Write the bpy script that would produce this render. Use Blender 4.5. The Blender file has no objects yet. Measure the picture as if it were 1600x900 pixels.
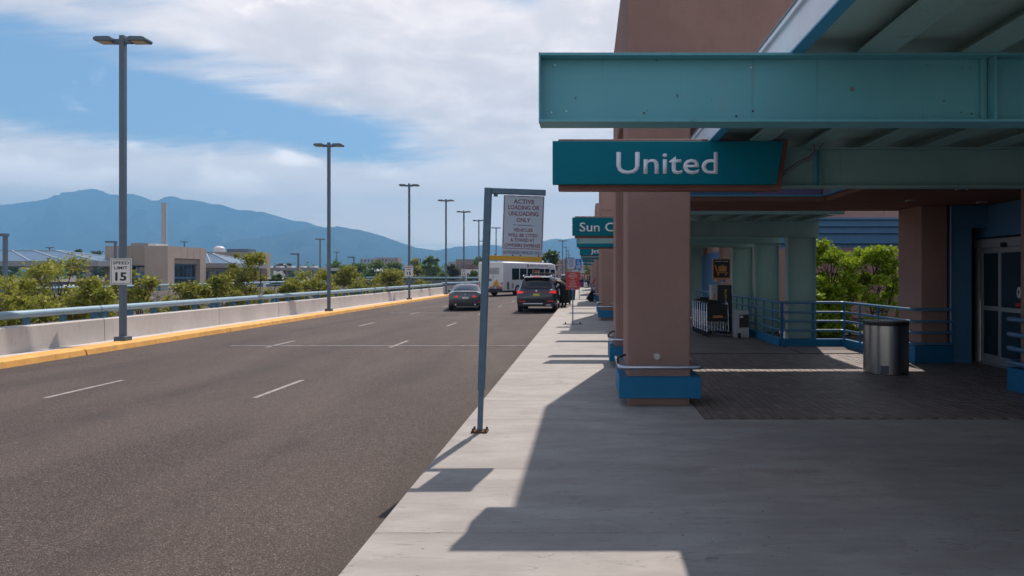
import bpy, bmesh, math, random
import numpy as np
from mathutils import Vector, Matrix
R = math.radians
sc = bpy.context.scene
COL = sc.collection
rnd = random.Random(7)

# ------------------------------------------------------------------ camera
cam_d = bpy.data.cameras.new("camera")
cam_d.sensor_width = 36.0
cam_d.lens = 24.0
cam_d.shift_x = -117.0 / 1600
cam_d.shift_y = -22.0 / 1600
cam_d.clip_start = 0.05
cam_d.clip_end = 30000
cam = bpy.data.objects.new("camera", cam_d)
cam.location = (0, 0, 1.65)
cam.rotation_euler = (R(90), 0, 0)
COL.objects.link(cam)
sc.camera = cam

# ------------------------------------------------------------------ light
SUN_DIR = Vector((0.178, 0.765, 1.0)).normalized()
SUN_EL = math.asin(SUN_DIR.z)
SUN_ROT = math.atan2(SUN_DIR.x, SUN_DIR.y)
sun_d = bpy.data.lights.new("sun", 'SUN')
sun_d.energy = 3.35
sun_d.angle = R(0.6)
sun_d.color = (1.0, 0.90, 0.81)
sun = bpy.data.objects.new("sun", sun_d)
sun.rotation_euler = (-SUN_DIR).to_track_quat('-Z', 'Y').to_euler()
sun.location = (0, 0, 50)
COL.objects.link(sun)

sc.view_settings.view_transform = 'Standard'
sc.view_settings.look = 'None'
sc.view_settings.exposure = 0.76
sc.view_settings.gamma = 1.0

# ------------------------------------------------------------------ world: sky with cirrus
W = bpy.data.worlds.new("World")
sc.world = W
W.use_nodes = True
nt = W.node_tree
nt.nodes.clear()
class NG:
    def __init__(s, nt): s.nt = nt
    def n(s, t, **kw):
        nd = s.nt.nodes.new(t)
        for k, v in kw.items(): setattr(nd, k, v)
        return nd
    def l(s, a, b): s.nt.links.new(a, b)
    def val(s, inp, v):
        if hasattr(v, 'is_linked') or hasattr(v, 'links'): s.l(v, inp)
        else: inp.default_value = v
    def m(s, op, a, b=None, c=None, clamp=False):
        nd = s.n('ShaderNodeMath', operation=op); nd.use_clamp = clamp
        s.val(nd.inputs[0], a)
        if b is not None: s.val(nd.inputs[1], b)
        if c is not None: s.val(nd.inputs[2], c)
        return nd.outputs[0]
    def mix(s, f, a, b):
        nd = s.n('ShaderNodeMix', data_type='RGBA')
        s.val(nd.inputs[0], f); s.val(nd.inputs[6], a); s.val(nd.inputs[7], b)
        return nd.outputs[2]
    def noise(s, vec, scale, detail=6, rough=0.55, dist=0.0, out=0):
        nd = s.n('ShaderNodeTexNoise')
        if vec is not None: s.l(vec, nd.inputs['Vector'])
        nd.inputs['Scale'].default_value = scale
        nd.inputs['Detail'].default_value = detail
        nd.inputs['Roughness'].default_value = rough
        nd.inputs['Distortion'].default_value = dist
        return nd.outputs[out]
    def ramp(s, f, stops, interp='LINEAR'):
        nd = s.n('ShaderNodeValToRGB')
        nd.color_ramp.interpolation = interp
        el = nd.color_ramp.elements
        while len(el) < len(stops): el.new(0.5)
        for e, (p, c) in zip(el, stops):
            e.position = p
            e.color = (c, c, c, 1) if not isinstance(c, tuple) else (*c, 1)
        s.l(f, nd.inputs[0])
        return nd.outputs[0]
    def sstep(s, v, a, b):
        nd = s.n('ShaderNodeMapRange', interpolation_type='SMOOTHSTEP')
        s.val(nd.inputs[0], v)
        nd.inputs[1].default_value = a; nd.inputs[2].default_value = b
        return nd.outputs[0]
    def mapping(s, vec, scale=(1, 1, 1), rot=(0, 0, 0), loc=(0, 0, 0)):
        nd = s.n('ShaderNodeMapping')
        s.l(vec, nd.inputs[0])
        nd.inputs[1].default_value = loc; nd.inputs[2].default_value = rot; nd.inputs[3].default_value = scale
        return nd.outputs[0]
g = NG(nt)
sky = g.n('ShaderNodeTexSky', sky_type='NISHITA')
sky.sun_disc = False
sky.sun_elevation = SUN_EL
sky.sun_rotation = SUN_ROT
sky.altitude = 1600
sky.air_density = 1.0
sky.dust_density = 0.6
sky.ozone_density = 1.6
tc = g.n('ShaderNodeTexCoord')
sep = g.n('ShaderNodeSeparateXYZ')
g.l(tc.outputs['Generated'], sep.inputs[0])
dx, dy, dz = sep.outputs
az = g.m('ARCTAN2', dx, dy)
el = g.m('ARCSINE', dz)
# a flat cloud sheet seen in perspective: long streaks near the horizon
hz = g.m('ADD', g.m('MAXIMUM', dz, 0.0), 0.16)
cx = g.m('DIVIDE', dx, hz); cy = g.m('DIVIDE', dy, hz)
comb = g.n('ShaderNodeCombineXYZ')
g.l(cx, comb.inputs[0]); g.l(cy, comb.inputs[1])
pl = comb.outputs[0]
n1 = g.noise(g.mapping(pl, scale=(0.9, 1.3, 1), rot=(0, 0, R(-18)), loc=(3.1, 1.7, 0)), 1.25, 9, 0.60, 0.35)
n2 = g.noise(g.mapping(pl, scale=(0.55, 2.1, 1), rot=(0, 0, R(-24)), loc=(0.4, 5.2, 0)), 2.6, 8, 0.62, 0.5)
base = g.m('ADD', g.m('MULTIPLY', n1, 0.62), g.m('MULTIPLY', n2, 0.38))
def blob(a0, e0, sa, se, amp, tilt=0.0):
    da = g.m('SUBTRACT', az, a0); de = g.m('SUBTRACT', el, e0)
    if tilt: de = g.m('SUBTRACT', de, g.m('MULTIPLY', da, tilt))
    q = g.m('ADD', g.m('POWER', g.m('ABSOLUTE', g.m('DIVIDE', da, sa)), 2.0), g.m('POWER', g.m('ABSOLUTE', g.m('DIVIDE', de, se)), 2.0))
    return g.m('MULTIPLY', g.m('POWER', 2.71828, g.m('MULTIPLY', q, -1.0)), amp)
bias = None
for b in [(-0.20, 0.32, 0.28, 0.11, 0.30), (-0.02, 0.22, 0.20, 0.14, 0.28), (-0.12, 0.07, 0.35, 0.035, 0.22), (-0.46, 0.33, 0.18, 0.035, 0.12, -0.05),
          (-0.40, 0.115, 0.40, 0.045, 0.30), (-0.75, 0.11, 0.14, 0.06, 0.20), (0.4, 0.5, 0.6, 0.3, 0.10),
          (-0.66, 0.215, 0.22, 0.055, -0.30), (-0.66, 0.375, 0.12, 0.055, -0.10), (-0.55, 0.30, 0.25, 0.02, 0.17, 0.05), (-0.50, 0.245, 0.3, 0.014, 0.15, -0.06), (-0.36, 0.185, 0.14, 0.028, -0.22, -0.15),
          (-0.10, 0.385, 0.07, 0.03, -0.22), (-0.22, 0.045, 0.30, 0.02, -0.05)]:
    v = blob(*b)
    bias = v if bias is None else g.m('ADD', bias, v)
fine = g.noise(g.mapping(pl, scale=(0.5, 2.6, 1), rot=(0, 0, R(-30)), loc=(1, 1, 0)), 7, 8, 0.65, 0.4)
dens = g.m('ADD', g.m('ADD', base, bias), g.m('MULTIPLY', g.m('SUBTRACT', fine, 0.5), 0.22))
mask = g.sstep(dens, 0.37, 0.73)
# puffy heads sitting on the range
n3 = g.noise(g.mapping(tc.outputs['Generated'], scale=(1, 1, 1.7), loc=(0.3, 0.1, 0.7)), 13, 8, 0.55, 0.2)
puff = None
for b in [(-0.475, 0.112, 0.060, 0.028, 0.46), (-0.70, 0.112, 0.095, 0.022, 0.46), (-0.73, 0.165, 0.03, 0.016, 0.38), (-0.405, 0.155, 0.05, 0.012, 0.32), (-0.36, 0.10, 0.05, 0.016, 0.34), (-0.58, 0.155, 0.07, 0.010, 0.26), (-0.25, 0.14, 0.06, 0.012, 0.22)]:
    v = blob(*b)
    puff = v if puff is None else g.m('ADD', puff, v)
pm = g.sstep(g.m('ADD', n3, puff), 0.62, 0.92)
shade = g.noise(g.mapping(pl, loc=(9, 2, 0)), 3.2, 6, 0.6, 0.3)
cl_col = g.mix(g.sstep(shade, 0.35, 0.7), (5.4, 4.8, 4.6, 1), (7.5, 6.6, 6.1, 1))
skyc = g.mix(1.0, sky.outputs[0], sky.outputs[0])
gm = g.n('ShaderNodeMix', data_type='RGBA', blend_type='MULTIPLY')
gm.inputs[0].default_value = 1.0
g.l(sky.outputs[0], gm.inputs[6]); gm.inputs[7].default_value = (0.62, 0.67, 0.66, 1)
lowb = g.m('MULTIPLY', g.m('SUBTRACT', 1.0, g.sstep(el, 0.04, 0.24)), 1.0)
cl_col = g.mix(lowb, cl_col, (12.0, 10.2, 8.9, 1))
c1 = g.mix(g.m('MULTIPLY', mask, 0.93), gm.outputs[2], cl_col)
c2 = g.mix(g.m('MULTIPLY', pm, 0.8), c1, (12.5, 11.0, 9.9, 1))
bg = g.n('ShaderNodeBackground')
bg.inputs[1].default_value = 0.125
g.l(c2, bg.inputs[0])
wo = g.n('ShaderNodeOutputWorld')
g.l(bg.outputs[0], wo.inputs[0])

# ------------------------------------------------------------------ materials
MATS = {}
def mat(name, col=(0.5, 0.5, 0.5), rough=0.6, metal=0.0, var=0.0, scale=3.0, bump=0.0, bscale=60.0, spec=0.5, stretch=(1, 1, 1),
        col2=None, emit=None, estr=0.0, alpha=None, coat=0.0, fn=None, trans=0.0, speck=None, dirt=0.0):
    if name in MATS: return MATS[name]
    m = bpy.data.materials.new(name); m.use_nodes = True
    t = m.node_tree; t.nodes.clear(); q = NG(t)
    out = q.n('ShaderNodeOutputMaterial'); b = q.n('ShaderNodeBsdfPrincipled')
    q.l(b.outputs[0], out.inputs[0])
    b.inputs['Base Color'].default_value = (*col, 1)
    b.inputs['Roughness'].default_value = rough
    b.inputs['Metallic'].default_value = metal
    b.inputs['Specular IOR Level'].default_value = spec
    b.inputs['Coat Weight'].default_value = coat
    if trans: b.inputs['Transmission Weight'].default_value = trans
    if emit: b.inputs['Emission Color'].default_value = (*emit, 1); b.inputs['Emission Strength'].default_value = estr
    tcn = q.n('ShaderNodeTexCoord'); geo = q.n('ShaderNodeNewGeometry')
    pos = geo.outputs['Position']
    cur = None
    if var > 0 or col2:
        c2_ = col2 or tuple(c * (1 - var) for c in col)
        nz = q.noise(q.mapping(pos, scale=stretch), scale, 7, 0.62, 0.2)
        cur = q.mix(q.sstep(nz, 0.32, 0.68), (*c2_, 1), (*col, 1))
    if dirt:
        nz = q.noise(q.mapping(pos, scale=(1, 1, 0.35)), 9, 8, 0.7, 0.6)
        base_ = cur if cur is not None else (*col, 1)
        cur = q.mix(q.m('MULTIPLY', q.sstep(nz, 0.52, 0.78), dirt), base_, (0.09, 0.08, 0.07, 1))
    if speck:
        nz = q.noise(pos, speck[0], 2, 0.5)
        base_ = cur if cur is not None else (*col, 1)
        cur = q.mix(q.sstep(nz, 0.5 - speck[2], 0.5 + speck[2]), q.mix(speck[1], base_, (0.01, 0.01, 0.01, 1)), q.mix(speck[1], base_, (0.75, 0.70, 0.62, 1)))
    if cur is not None: q.l(cur, b.inputs['Base Color'])
    if bump:
        nz = q.noise(pos, bscale, 5, 0.6)
        bp = q.n('ShaderNodeBump'); bp.inputs['Strength'].default_value = bump; bp.inputs['Distance'].default_value = 0.02
        q.l(nz, bp.inputs['Height']); q.l(bp.outputs[0], b.inputs['Normal'])
    if fn: fn(q, b, pos, tcn)
    MATS[name] = m
    return m

# ------------------------------------------------------------------ object helpers
def link(o): COL.objects.link(o); return o
def off(o):
    v = Vector((0, 0, 0))
    while o is not None:
        v += o.location; o = o.parent
    return v
def thing(name, label, cat, loc=(0, 0, 0), rz=0.0, group=None, kind=None):
    o = bpy.data.objects.new(name, None); o.empty_display_size = 0.2
    o.location = loc; o.rotation_euler = (0, 0, rz); link(o)
    o['label'] = label; o['category'] = cat
    if group: o['group'] = group
    if kind: o['kind'] = kind
    return o
def tag(o, label=None, cat=None, group=None, kind=None):
    if label: o['label'] = label
    if cat: o['category'] = cat
    if group: o['group'] = group
    if kind: o['kind'] = kind
    return o
def dup(root, loc, rz=None, label=None, group=None):
    m = {root: root.copy()}; link(m[root])
    def rec(a):
        for ch in list(a.children):
            c = ch.copy(); link(c); c.parent = m[a]; m[ch] = c; rec(ch)
    rec(root)
    r = m[root]; r.location = loc
    if rz is not None: r.rotation_euler = (r.rotation_euler[0], r.rotation_euler[1], rz)
    if label: r['label'] = label
    if group: r['group'] = group
    return r
class MB:
    def __init__(s): s.v = []; s.f = []
    def add(s, vs, fs):
        o = len(s.v); s.v += [tuple(x) for x in vs]; s.f += [tuple(i + o for i in f) for f in fs]; return s
    def box(s, x0, x1, y0, y1, z0, z1):
        if x0 > x1: x0, x1 = x1, x0
        if y0 > y1: y0, y1 = y1, y0
        if z0 > z1: z0, z1 = z1, z0
        return s.add([(x0, y0, z0), (x1, y0, z0), (x1, y1, z0), (x0, y1, z0), (x0, y0, z1), (x1, y0, z1), (x1, y1, z1), (x0, y1, z1)],
                     [(0, 3, 2, 1), (4, 5, 6, 7), (0, 1, 5, 4), (1, 2, 6, 5), (2, 3, 7, 6), (3, 0, 4, 7)])
    def hexa(s, bot, top):
        return s.add(list(bot) + list(top), [(0, 3, 2, 1), (4, 5, 6, 7), (0, 1, 5, 4), (1, 2, 6, 5), (2, 3, 7, 6), (3, 0, 4, 7)])
    def prism(s, pts, axis, a0, a1):
        def mk(p, a):
            return {'x': (a, p[0], p[1]), 'y': (p[0], a, p[1]), 'z': (p[0], p[1], a)}[axis]
        n = len(pts)
        vs = [mk(p, a0) for p in pts] + [mk(p, a1) for p in pts]
        fs = [tuple(range(n)), tuple(range(2 * n - 1, n - 1, -1))] + [((i + 1) % n, i, n + i, n + (i + 1) % n) for i in range(n)]
        return s.add(vs, fs)
    def cyl(s, p0, p1, r0, r1=None, n=12, cap=True):
        r1 = r0 if r1 is None else r1
        p0 = Vector(p0); p1 = Vector(p1); d = (p1 - p0).normalized()
        a = d.orthogonal().normalized(); b = d.cross(a)
        vs = [];
        for p, r in ((p0, r0), (p1, r1)):
            for i in range(n):
                t = 2 * math.pi * i / n
                vs.append(p + a * math.cos(t) * r + b * math.sin(t) * r)
        fs = [(i, (i + 1) % n, n + (i + 1) % n, n + i) for i in range(n)]
        if cap: fs += [tuple(range(n - 1, -1, -1)), tuple(range(n, 2 * n))]
        return s.add(vs, fs)
    def tube(s, path, r, n=8, closed=False):
        P = [Vector(p) for p in path]; N = len(P)
        rr = r if isinstance(r, (list, tuple)) else [r] * N
        vs = []; up = None
        for i, p in enumerate(P):
            if closed: t = P[(i + 1) % N] - P[i - 1]
            elif i == 0: t = P[1] - P[0]
            elif i == N - 1: t = P[-1] - P[-2]
            else: t = (P[i + 1] - p).normalized() + (p - P[i - 1]).normalized()
            if t.length < 1e-9: t = P[min(i + 1, N - 1)] - P[i]
            t.normalize()
            if up is None: up = t.orthogonal().normalized()
            a = (up - t * up.dot(t));
            a = a.normalized() if a.length > 1e-6 else t.orthogonal().normalized()
            up = a; b = t.cross(a)
            for k in range(n):
                th = 2 * math.pi * k / n
                vs.append(p + a * math.cos(th) * rr[i] + b * math.sin(th) * rr[i])
        fs = []
        for i in range(N if closed else N - 1):
            j = (i + 1) % N
            for k in range(n):
                fs.append((i * n + k, i * n + (k + 1) % n, j * n + (k + 1) % n, j * n + k))
        if not closed: fs += [tuple(range(n - 1, -1, -1)), tuple((N - 1) * n + k for k in range(n))]
        return s.add(vs, fs)
    def ball(s, c, rx, ry, rz, n=10, m=7, jit=0, rg=None):
        vs = []; fs = []
        for i in range(1, m):
            ph = math.pi * i / m
            for k in range(n):
                th = 2 * math.pi * k / n
                j = 1 + (rg.uniform(-jit, jit) if jit else 0)
                vs.append((c[0] + rx * j * math.sin(ph) * math.cos(th), c[1] + ry * j * math.sin(ph) * math.sin(th), c[2] + rz * j * math.cos(ph)))
        top = len(vs); vs += [(c[0], c[1], c[2] + rz), (c[0], c[1], c[2] - rz)]
        for i in range(m - 2):
            for k in range(n):
                fs.append((i * n + k, (i + 1) * n + k, (i + 1) * n + (k + 1) % n, i * n + (k + 1) % n))
        for k in range(n):
            fs.append((top, k, (k + 1) % n)); fs.append((top + 1, (m - 2) * n + (k + 1) % n, (m - 2) * n + k))
        return s.add(vs, fs)
    def loft(s, rings, close=True, cap=True):
        n = len(rings[0]); vs = [p for r in rings for p in r]; fs = []
        for i in range(len(rings) - 1):
            for k in range(n if close else n - 1):
                fs.append((i * n + k, i * n + (k + 1) % n, (i + 1) * n + (k + 1) % n, (i + 1) * n + k))
        if cap: fs += [tuple(range(n - 1, -1, -1)), tuple((len(rings) - 1) * n + k for k in range(n))]
        return s.add(vs, fs)
    def mesh(s, name, o=(0, 0, 0)):
        me = bpy.data.meshes.new(name)
        me.from_pydata([(x - o[0], y - o[1], z - o[2]) for x, y, z in s.v], [], s.f)
        me.update(); return me
    def build(s, name, m, parent=None, bevel=0.0, smooth=False, loc=None, seg=2, fix=True):
        if parent is not None:
            o = tuple(off(parent))
        elif loc is not None: o = loc
        else:
            xs, ys, zs = zip(*s.v); o = ((min(xs) + max(xs)) / 2, (min(ys) + max(ys)) / 2, min(zs))
        me = s.mesh(name, o)
        if fix:
            bm = bmesh.new(); bm.from_mesh(me); bmesh.ops.recalc_face_normals(bm, faces=bm.faces); bm.to_mesh(me); bm.free()
        ob = bpy.data.objects.new(name, me); link(ob)
        me.materials.append(m)
        if parent is not None: ob.parent = parent
        else: ob.location = o
        if bevel:
            bv = ob.modifiers.new('bevel', 'BEVEL'); bv.width = bevel; bv.segments = seg; bv.limit_method = 'ANGLE'; bv.angle_limit = R(40)
        if smooth:
            for p in me.polygons: p.use_smooth = True
            es = ob.modifiers.new('edge', 'EDGE_SPLIT'); es.split_angle = R(smooth if smooth is not True else 40)
        return ob
def piece(name, me, parent, loc, rot=(0, 0, 0)):
    o = bpy.data.objects.new(name, me); link(o); o.parent = parent; o.location = loc; o.rotation_euler = rot
    return o
_dg = None
def text(name, s, m, parent, loc, height=None, width=None, wide=1.0, rot=(R(90), 0, 0), ext=0.002, bold=0.0, align='CENTER', space=1.0):
    cu = bpy.data.curves.new(name, 'FONT'); cu.body = s; cu.size = 1.0; cu.align_x = align; cu.extrude = 0.0
    cu.offset = bold; cu.space_character = space; cu.resolution_u = 3
    to = bpy.data.objects.new(name, cu); COL.objects.link(to)
    dg = bpy.context.evaluated_depsgraph_get()
    me = bpy.data.meshes.new_from_object(to.evaluated_get(dg))
    COL.objects.unlink(to); bpy.data.objects.remove(to); bpy.data.curves.remove(cu)
    n = len(me.vertices); co = np.empty(n * 3); me.vertices.foreach_get('co', co); co = co.reshape(-1, 3)
    sy = (height / 0.70) if height else 1.0
    w0 = co[:, 0].max() - co[:, 0].min()
    sx = (width / w0) if width else sy * wide
    if not height: sy = sx
    if align == 'CENTER': co[:, 0] -= (co[:, 0].max() + co[:, 0].min()) / 2
    co[:, 0] *= sx; co[:, 1] *= sy
    me.vertices.foreach_set('co', co.ravel())
    bm = bmesh.new(); bm.from_mesh(me)
    r = bmesh.ops.extrude_face_region(bm, geom=bm.faces[:])
    bmesh.ops.translate(bm, vec=(0, 0, ext), verts=[v for v in r['geom'] if isinstance(v, bmesh.types.BMVert)])
    bmesh.ops.recalc_face_normals(bm, faces=bm.faces); bm.to_mesh(me); bm.free()
    me.materials.clear(); me.materials.append(m); me.name = name
    o = bpy.data.objects.new(name, me); link(o); o.parent = parent; o.location = loc; o.rotation_euler = rot
    return o
# ------------------------------------------------------------------ shared materials
def concrete_fn(q, b, pos, tcn):
    sx = q.mapping(pos, scale=(0.5, 1.5, 1))
    a = q.noise(sx, 2.2, 8, 0.65, 0.3)
    f = q.noise(q.mapping(pos, scale=(0.8, 5, 1)), 7, 8, 0.75)
    big = q.noise(pos, 0.5, 5, 0.6, 0.5)
    stain = q.noise(q.mapping(pos, loc=(5, 3, 0)), 1.1, 10, 0.74, 0.6)
    c = q.mix(q.sstep(a, 0.35, 0.68), (0.29, 0.262, 0.24, 1), (0.38, 0.35, 0.32, 1))
    c = q.mix(q.m('MULTIPLY', q.sstep(f, 0.42, 0.75), 0.16), c, (0.17, 0.155, 0.145, 1))
    c = q.mix(q.m('MULTIPLY', q.sstep(big, 0.42, 0.62), 0.35), c, (0.27, 0.24, 0.225, 1))
    c = q.mix(q.m('MULTIPLY', q.sstep(stain, 0.54, 0.70), 0.38), c, (0.12, 0.105, 0.10, 1))
    sp = q.noise(pos, 160, 2, 0.5)
    c = q.mix(q.m('MULTIPLY', q.sstep(sp, 0.55, 0.75), 0.25), c, (0.10, 0.09, 0.085, 1))
    spots = q.n('ShaderNodeTexVoronoi'); spots.inputs['Scale'].default_value = 5.5; q.l(pos, spots.inputs['Vector'])
    c = q.mix(q.m('MULTIPLY', q.m('LESS_THAN', spots.outputs['Distance'], 0.055), 0.6), c, (0.07, 0.06, 0.06, 1))
    # scuffed wheel and shoe marks
    sc1 = q.noise(q.mapping(pos, scale=(0.5, 3.5, 1), rot=(0, 0, R(17)), loc=(2, 8, 0)), 1.3, 3, 0.5, 2.2)
    mk = q.m('LESS_THAN', q.m('ABSOLUTE', q.m('SUBTRACT', sc1, 0.5)), 0.0035)
    c = q.mix(q.m('MULTIPLY', mk, 0.45), c, (0.08, 0.075, 0.075, 1))
    q.l(c, b.inputs['Base Color'])
    bp = q.n('ShaderNodeBump'); bp.inputs['Strength'].default_value = 0.25; bp.inputs['Distance'].default_value = 0.004
    q.l(q.noise(q.mapping(pos, scale=(0.5, 3, 1)), 70, 4, 0.6), bp.inputs['Height']); q.l(bp.outputs[0], b.inputs['Normal'])
    b.inputs['Roughness'].default_value = 0.72
M_CON = mat('pavement_concrete', fn=concrete_fn)
def asphalt_fn(q, b, pos, tcn):
    a = q.noise(q.mapping(pos, scale=(1.2, 0.35, 1)), 0.5, 6, 0.6, 0.4)
    s1 = q.noise(pos, 110, 2, 0.6)
    s2 = q.noise(pos, 30, 3, 0.7)
    oil = q.noise(q.mapping(pos, scale=(0.8, 0.5, 1), loc=(4, 4, 0)), 0.9, 6, 0.7, 0.8)
    c = q.mix(q.sstep(a, 0.35, 0.65), (0.050, 0.034, 0.029, 1), (0.080, 0.056, 0.047, 1))
    c = q.mix(q.m('MULTIPLY', q.sstep(oil, 0.55, 0.72), 0.45), c, (0.05, 0.044, 0.042, 1))
    c = q.mix(q.sstep(s1, 0.56, 0.66), c, (0.22, 0.185, 0.155, 1))
    c = q.mix(q.m('MULTIPLY', q.sstep(s1, 0.46, 0.36), 0.75), c, (0.02, 0.018, 0.018, 1))
    c = q.mix(q.m('MULTIPLY', q.sstep(s2, 0.56, 0.7), 0.4), c, (0.17, 0.14, 0.12, 1))
    sx_ = q.n('ShaderNodeSeparateXYZ'); q.l(pos, sx_.inputs[0]); X_ = sx_.outputs[0]
    wob = q.m('MULTIPLY', q.m('SUBTRACT', a, 0.5), 0.5)
    ln = q.m('FRACT', q.m('DIVIDE', q.m('ADD', q.m('ADD', X_, 1.55), wob), -3.04))
    oilc = q.m('MULTIPLY', q.m('SUBTRACT', 1.0, q.sstep(q.m('ABSOLUTE', q.m('SUBTRACT', ln, 0.5)), 0.0, 0.16)), q.sstep(oil, 0.35, 0.6))
    c = q.mix(q.m('MULTIPLY', oilc, 0.42), c, (0.030, 0.027, 0.026, 1))
    gut = q.m('MULTIPLY', q.sstep(q.m('ADD', X_, wob), -1.95, -1.45), q.sstep(oil, 0.3, 0.55))
    c = q.mix(q.m('MULTIPLY', gut, 0.55), c, (0.055, 0.042, 0.032, 1))
    q.l(c, b.inputs['Base Color'])
    bp = q.n('ShaderNodeBump'); bp.inputs['Strength'].default_value = 0.6; bp.inputs['Distance'].default_value = 0.006
    q.l(s1, bp.inputs['Height']); q.l(bp.outputs[0], b.inputs['Normal'])
    b.inputs['Roughness'].default_value = 0.85
    b.inputs['Specular IOR Level'].default_value = 0.3
M_ASP = mat('asphalt', fn=asphalt_fn)
M_WALL = mat('painted_barrier', (0.62, 0.57, 0.53), 0.8, var=0.14, scale=1.3, stretch=(1, 0.6, 0.3), bump=0.25, bscale=40, dirt=0.32)
M_YEL = mat('yellow_kerb_paint', (0.85, 0.43, 0.10), 0.75, var=0.20, scale=3, bump=0.3, dirt=0.5)
M_LINE = mat('white_road_paint', (0.36, 0.335, 0.315), 0.8, var=0.4, scale=9, dirt=0.5)
M_LINE2 = mat('worn_road_line', (0.31, 0.29, 0.28), 0.85, var=0.5, scale=5, dirt=0.6)
M_STUC = mat('mauve_stucco', (0.385, 0.238, 0.203), 0.92, var=0.13, scale=1.1, stretch=(1, 1, 0.5), bump=1.0, bscale=70, spec=0.2, dirt=0.20)
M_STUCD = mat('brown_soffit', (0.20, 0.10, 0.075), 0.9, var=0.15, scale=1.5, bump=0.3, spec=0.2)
def make_teal(name, c1, c2):
    def teal_fn(q, b, pos, tcn):
        a = q.noise(q.mapping(pos, scale=(1, 1, 0.6)), 1.1, 6, 0.6, 0.4)
        st = q.noise(q.mapping(pos, scale=(6, 6, 0.6)), 2.5, 6, 0.7, 0.4)
        c = q.mix(q.sstep(a, 0.3, 0.7), (*c1, 1), (*c2, 1))
        c = q.mix(q.m('MULTIPLY', q.sstep(st, 0.55, 0.8), 0.35), c, (0.19, 0.33, 0.33, 1))
        rs = q.noise(q.mapping(pos, scale=(1, 1, 0.5)), 14, 5, 0.65)
        dr = q.noise(q.mapping(pos, scale=(9, 9, 0.35)), 2.2, 4, 0.6)
        c = q.mix(q.m('MULTIPLY', q.sstep(dr, 0.60, 0.72), 0.30), c, (0.10, 0.12, 0.11, 1))
        c = q.mix(q.m('MULTIPLY', q.sstep(rs, 0.70, 0.75), 0.8), c, (0.07, 0.035, 0.02, 1))
        q.l(c, b.inputs['Base Color'])
        b.inputs['Roughness'].default_value = 0.45; b.inputs['Specular IOR Level'].default_value = 0.3
    return mat(name, fn=teal_fn)
M_TEAL = make_teal('sky_tinted_steel_paint', (0.10, 0.33, 0.39), (0.13, 0.39, 0.45))  # same steel paint with the blue sky reflection put into its colour
M_TEAL2 = make_teal('grey_green_steel_paint', (0.22, 0.37, 0.36), (0.28, 0.44, 0.42))
M_DECK = mat('galvanised_deck', (0.38, 0.56, 0.53), 0.38, 0.0, var=0.25, scale=1.6, dirt=0.25)
M_SIGNT = mat('sign_teal', (0.0, 0.165, 0.225), 0.5, spec=0.12, var=0.05, scale=2)
M_SIGNB = mat('sign_brown', (0.23, 0.085, 0.06), 0.55, var=0.15, scale=4)
M_LETTER = mat('sign_letter_white', (0.74, 0.76, 0.84), 0.5)
M_BLUE = mat('blue_steel_paint', (0.014, 0.155, 0.31), 0.55, dirt=0.3, spec=0.2, var=0.1, scale=3)
M_BLUE2 = mat('blue_facade_panel', (0.07, 0.20, 0.36), 0.6, var=0.1, scale=2)
M_BLUED = mat('deep_blue_trim', (0.02, 0.12, 0.30), 0.5, var=0.1, scale=2)
M_PURP = mat('purple_fascia', (0.13, 0.12, 0.28), 0.6, var=0.1)
M_LILAC = mat('lilac_fascia', (0.24, 0.21, 0.37), 0.6, var=0.1)
M_PINK = mat('pink_brown_panel', (0.40, 0.25, 0.21), 0.8, var=0.12, scale=1.5)
M_RAIL = mat('blue_rail_paint', (0.07, 0.19, 0.34), 0.38, var=0.12, scale=6, dirt=0.1)
M_GREYB = mat('blue_grey_pole', (0.10, 0.135, 0.18), 0.45, var=0.12, scale=5, dirt=0.15)
M_PIPE = mat('pale_rail_pipe', (0.27, 0.40, 0.48), 0.35, var=0.12, scale=4, dirt=0.15)
M_BRACK = mat('rail_bracket_blue', (0.045, 0.15, 0.24), 0.5, var=0.15)
M_STEEL = mat('stainless', (0.38, 0.37, 0.36), 0.28, 1.0, var=0.12, scale=30, stretch=(1, 1, 0.05))
M_CHROME = mat('tube_steel', (0.46, 0.50, 0.58), 0.25, 0.9, var=0.1)
M_BLACK = mat('black_plastic', (0.014, 0.014, 0.016), 0.5)
M_RUB = mat('tyre_rubber', (0.012, 0.012, 0.013), 0.85)
M_GLASS = mat('dark_glass', (0.010, 0.013, 0.017), 0.06, spec=0.6)
M_DGLASS = mat('door_glass', (0.03, 0.05, 0.07), 0.05, spec=0.7)
M_ALU = mat('aluminium_frame', (0.42, 0.43, 0.46), 0.4, 0.3, var=0.08)
M_WHITE = mat('white_paint', (0.70, 0.69, 0.68), 0.45, var=0.06, scale=3)
M_RUST = mat('rusty_steel', (0.16, 0.07, 0.035), 0.9, var=0.5, scale=20, bump=0.5)
M_DIRT = mat('dry_ground', (0.20, 0.15, 0.11), 0.95, var=0.35, scale=0.12, bump=0.3, bscale=3)
M_SOIL = mat('planter_soil', (0.09, 0.06, 0.045), 0.95, var=0.4, scale=4, bump=0.6)
M_BARK = mat('bark', (0.09, 0.065, 0.05), 0.95, var=0.4, scale=8, bump=0.8)
M_GROOVE = mat('joint_base', (0.07, 0.063, 0.06), 0.95, var=0.3)
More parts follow.
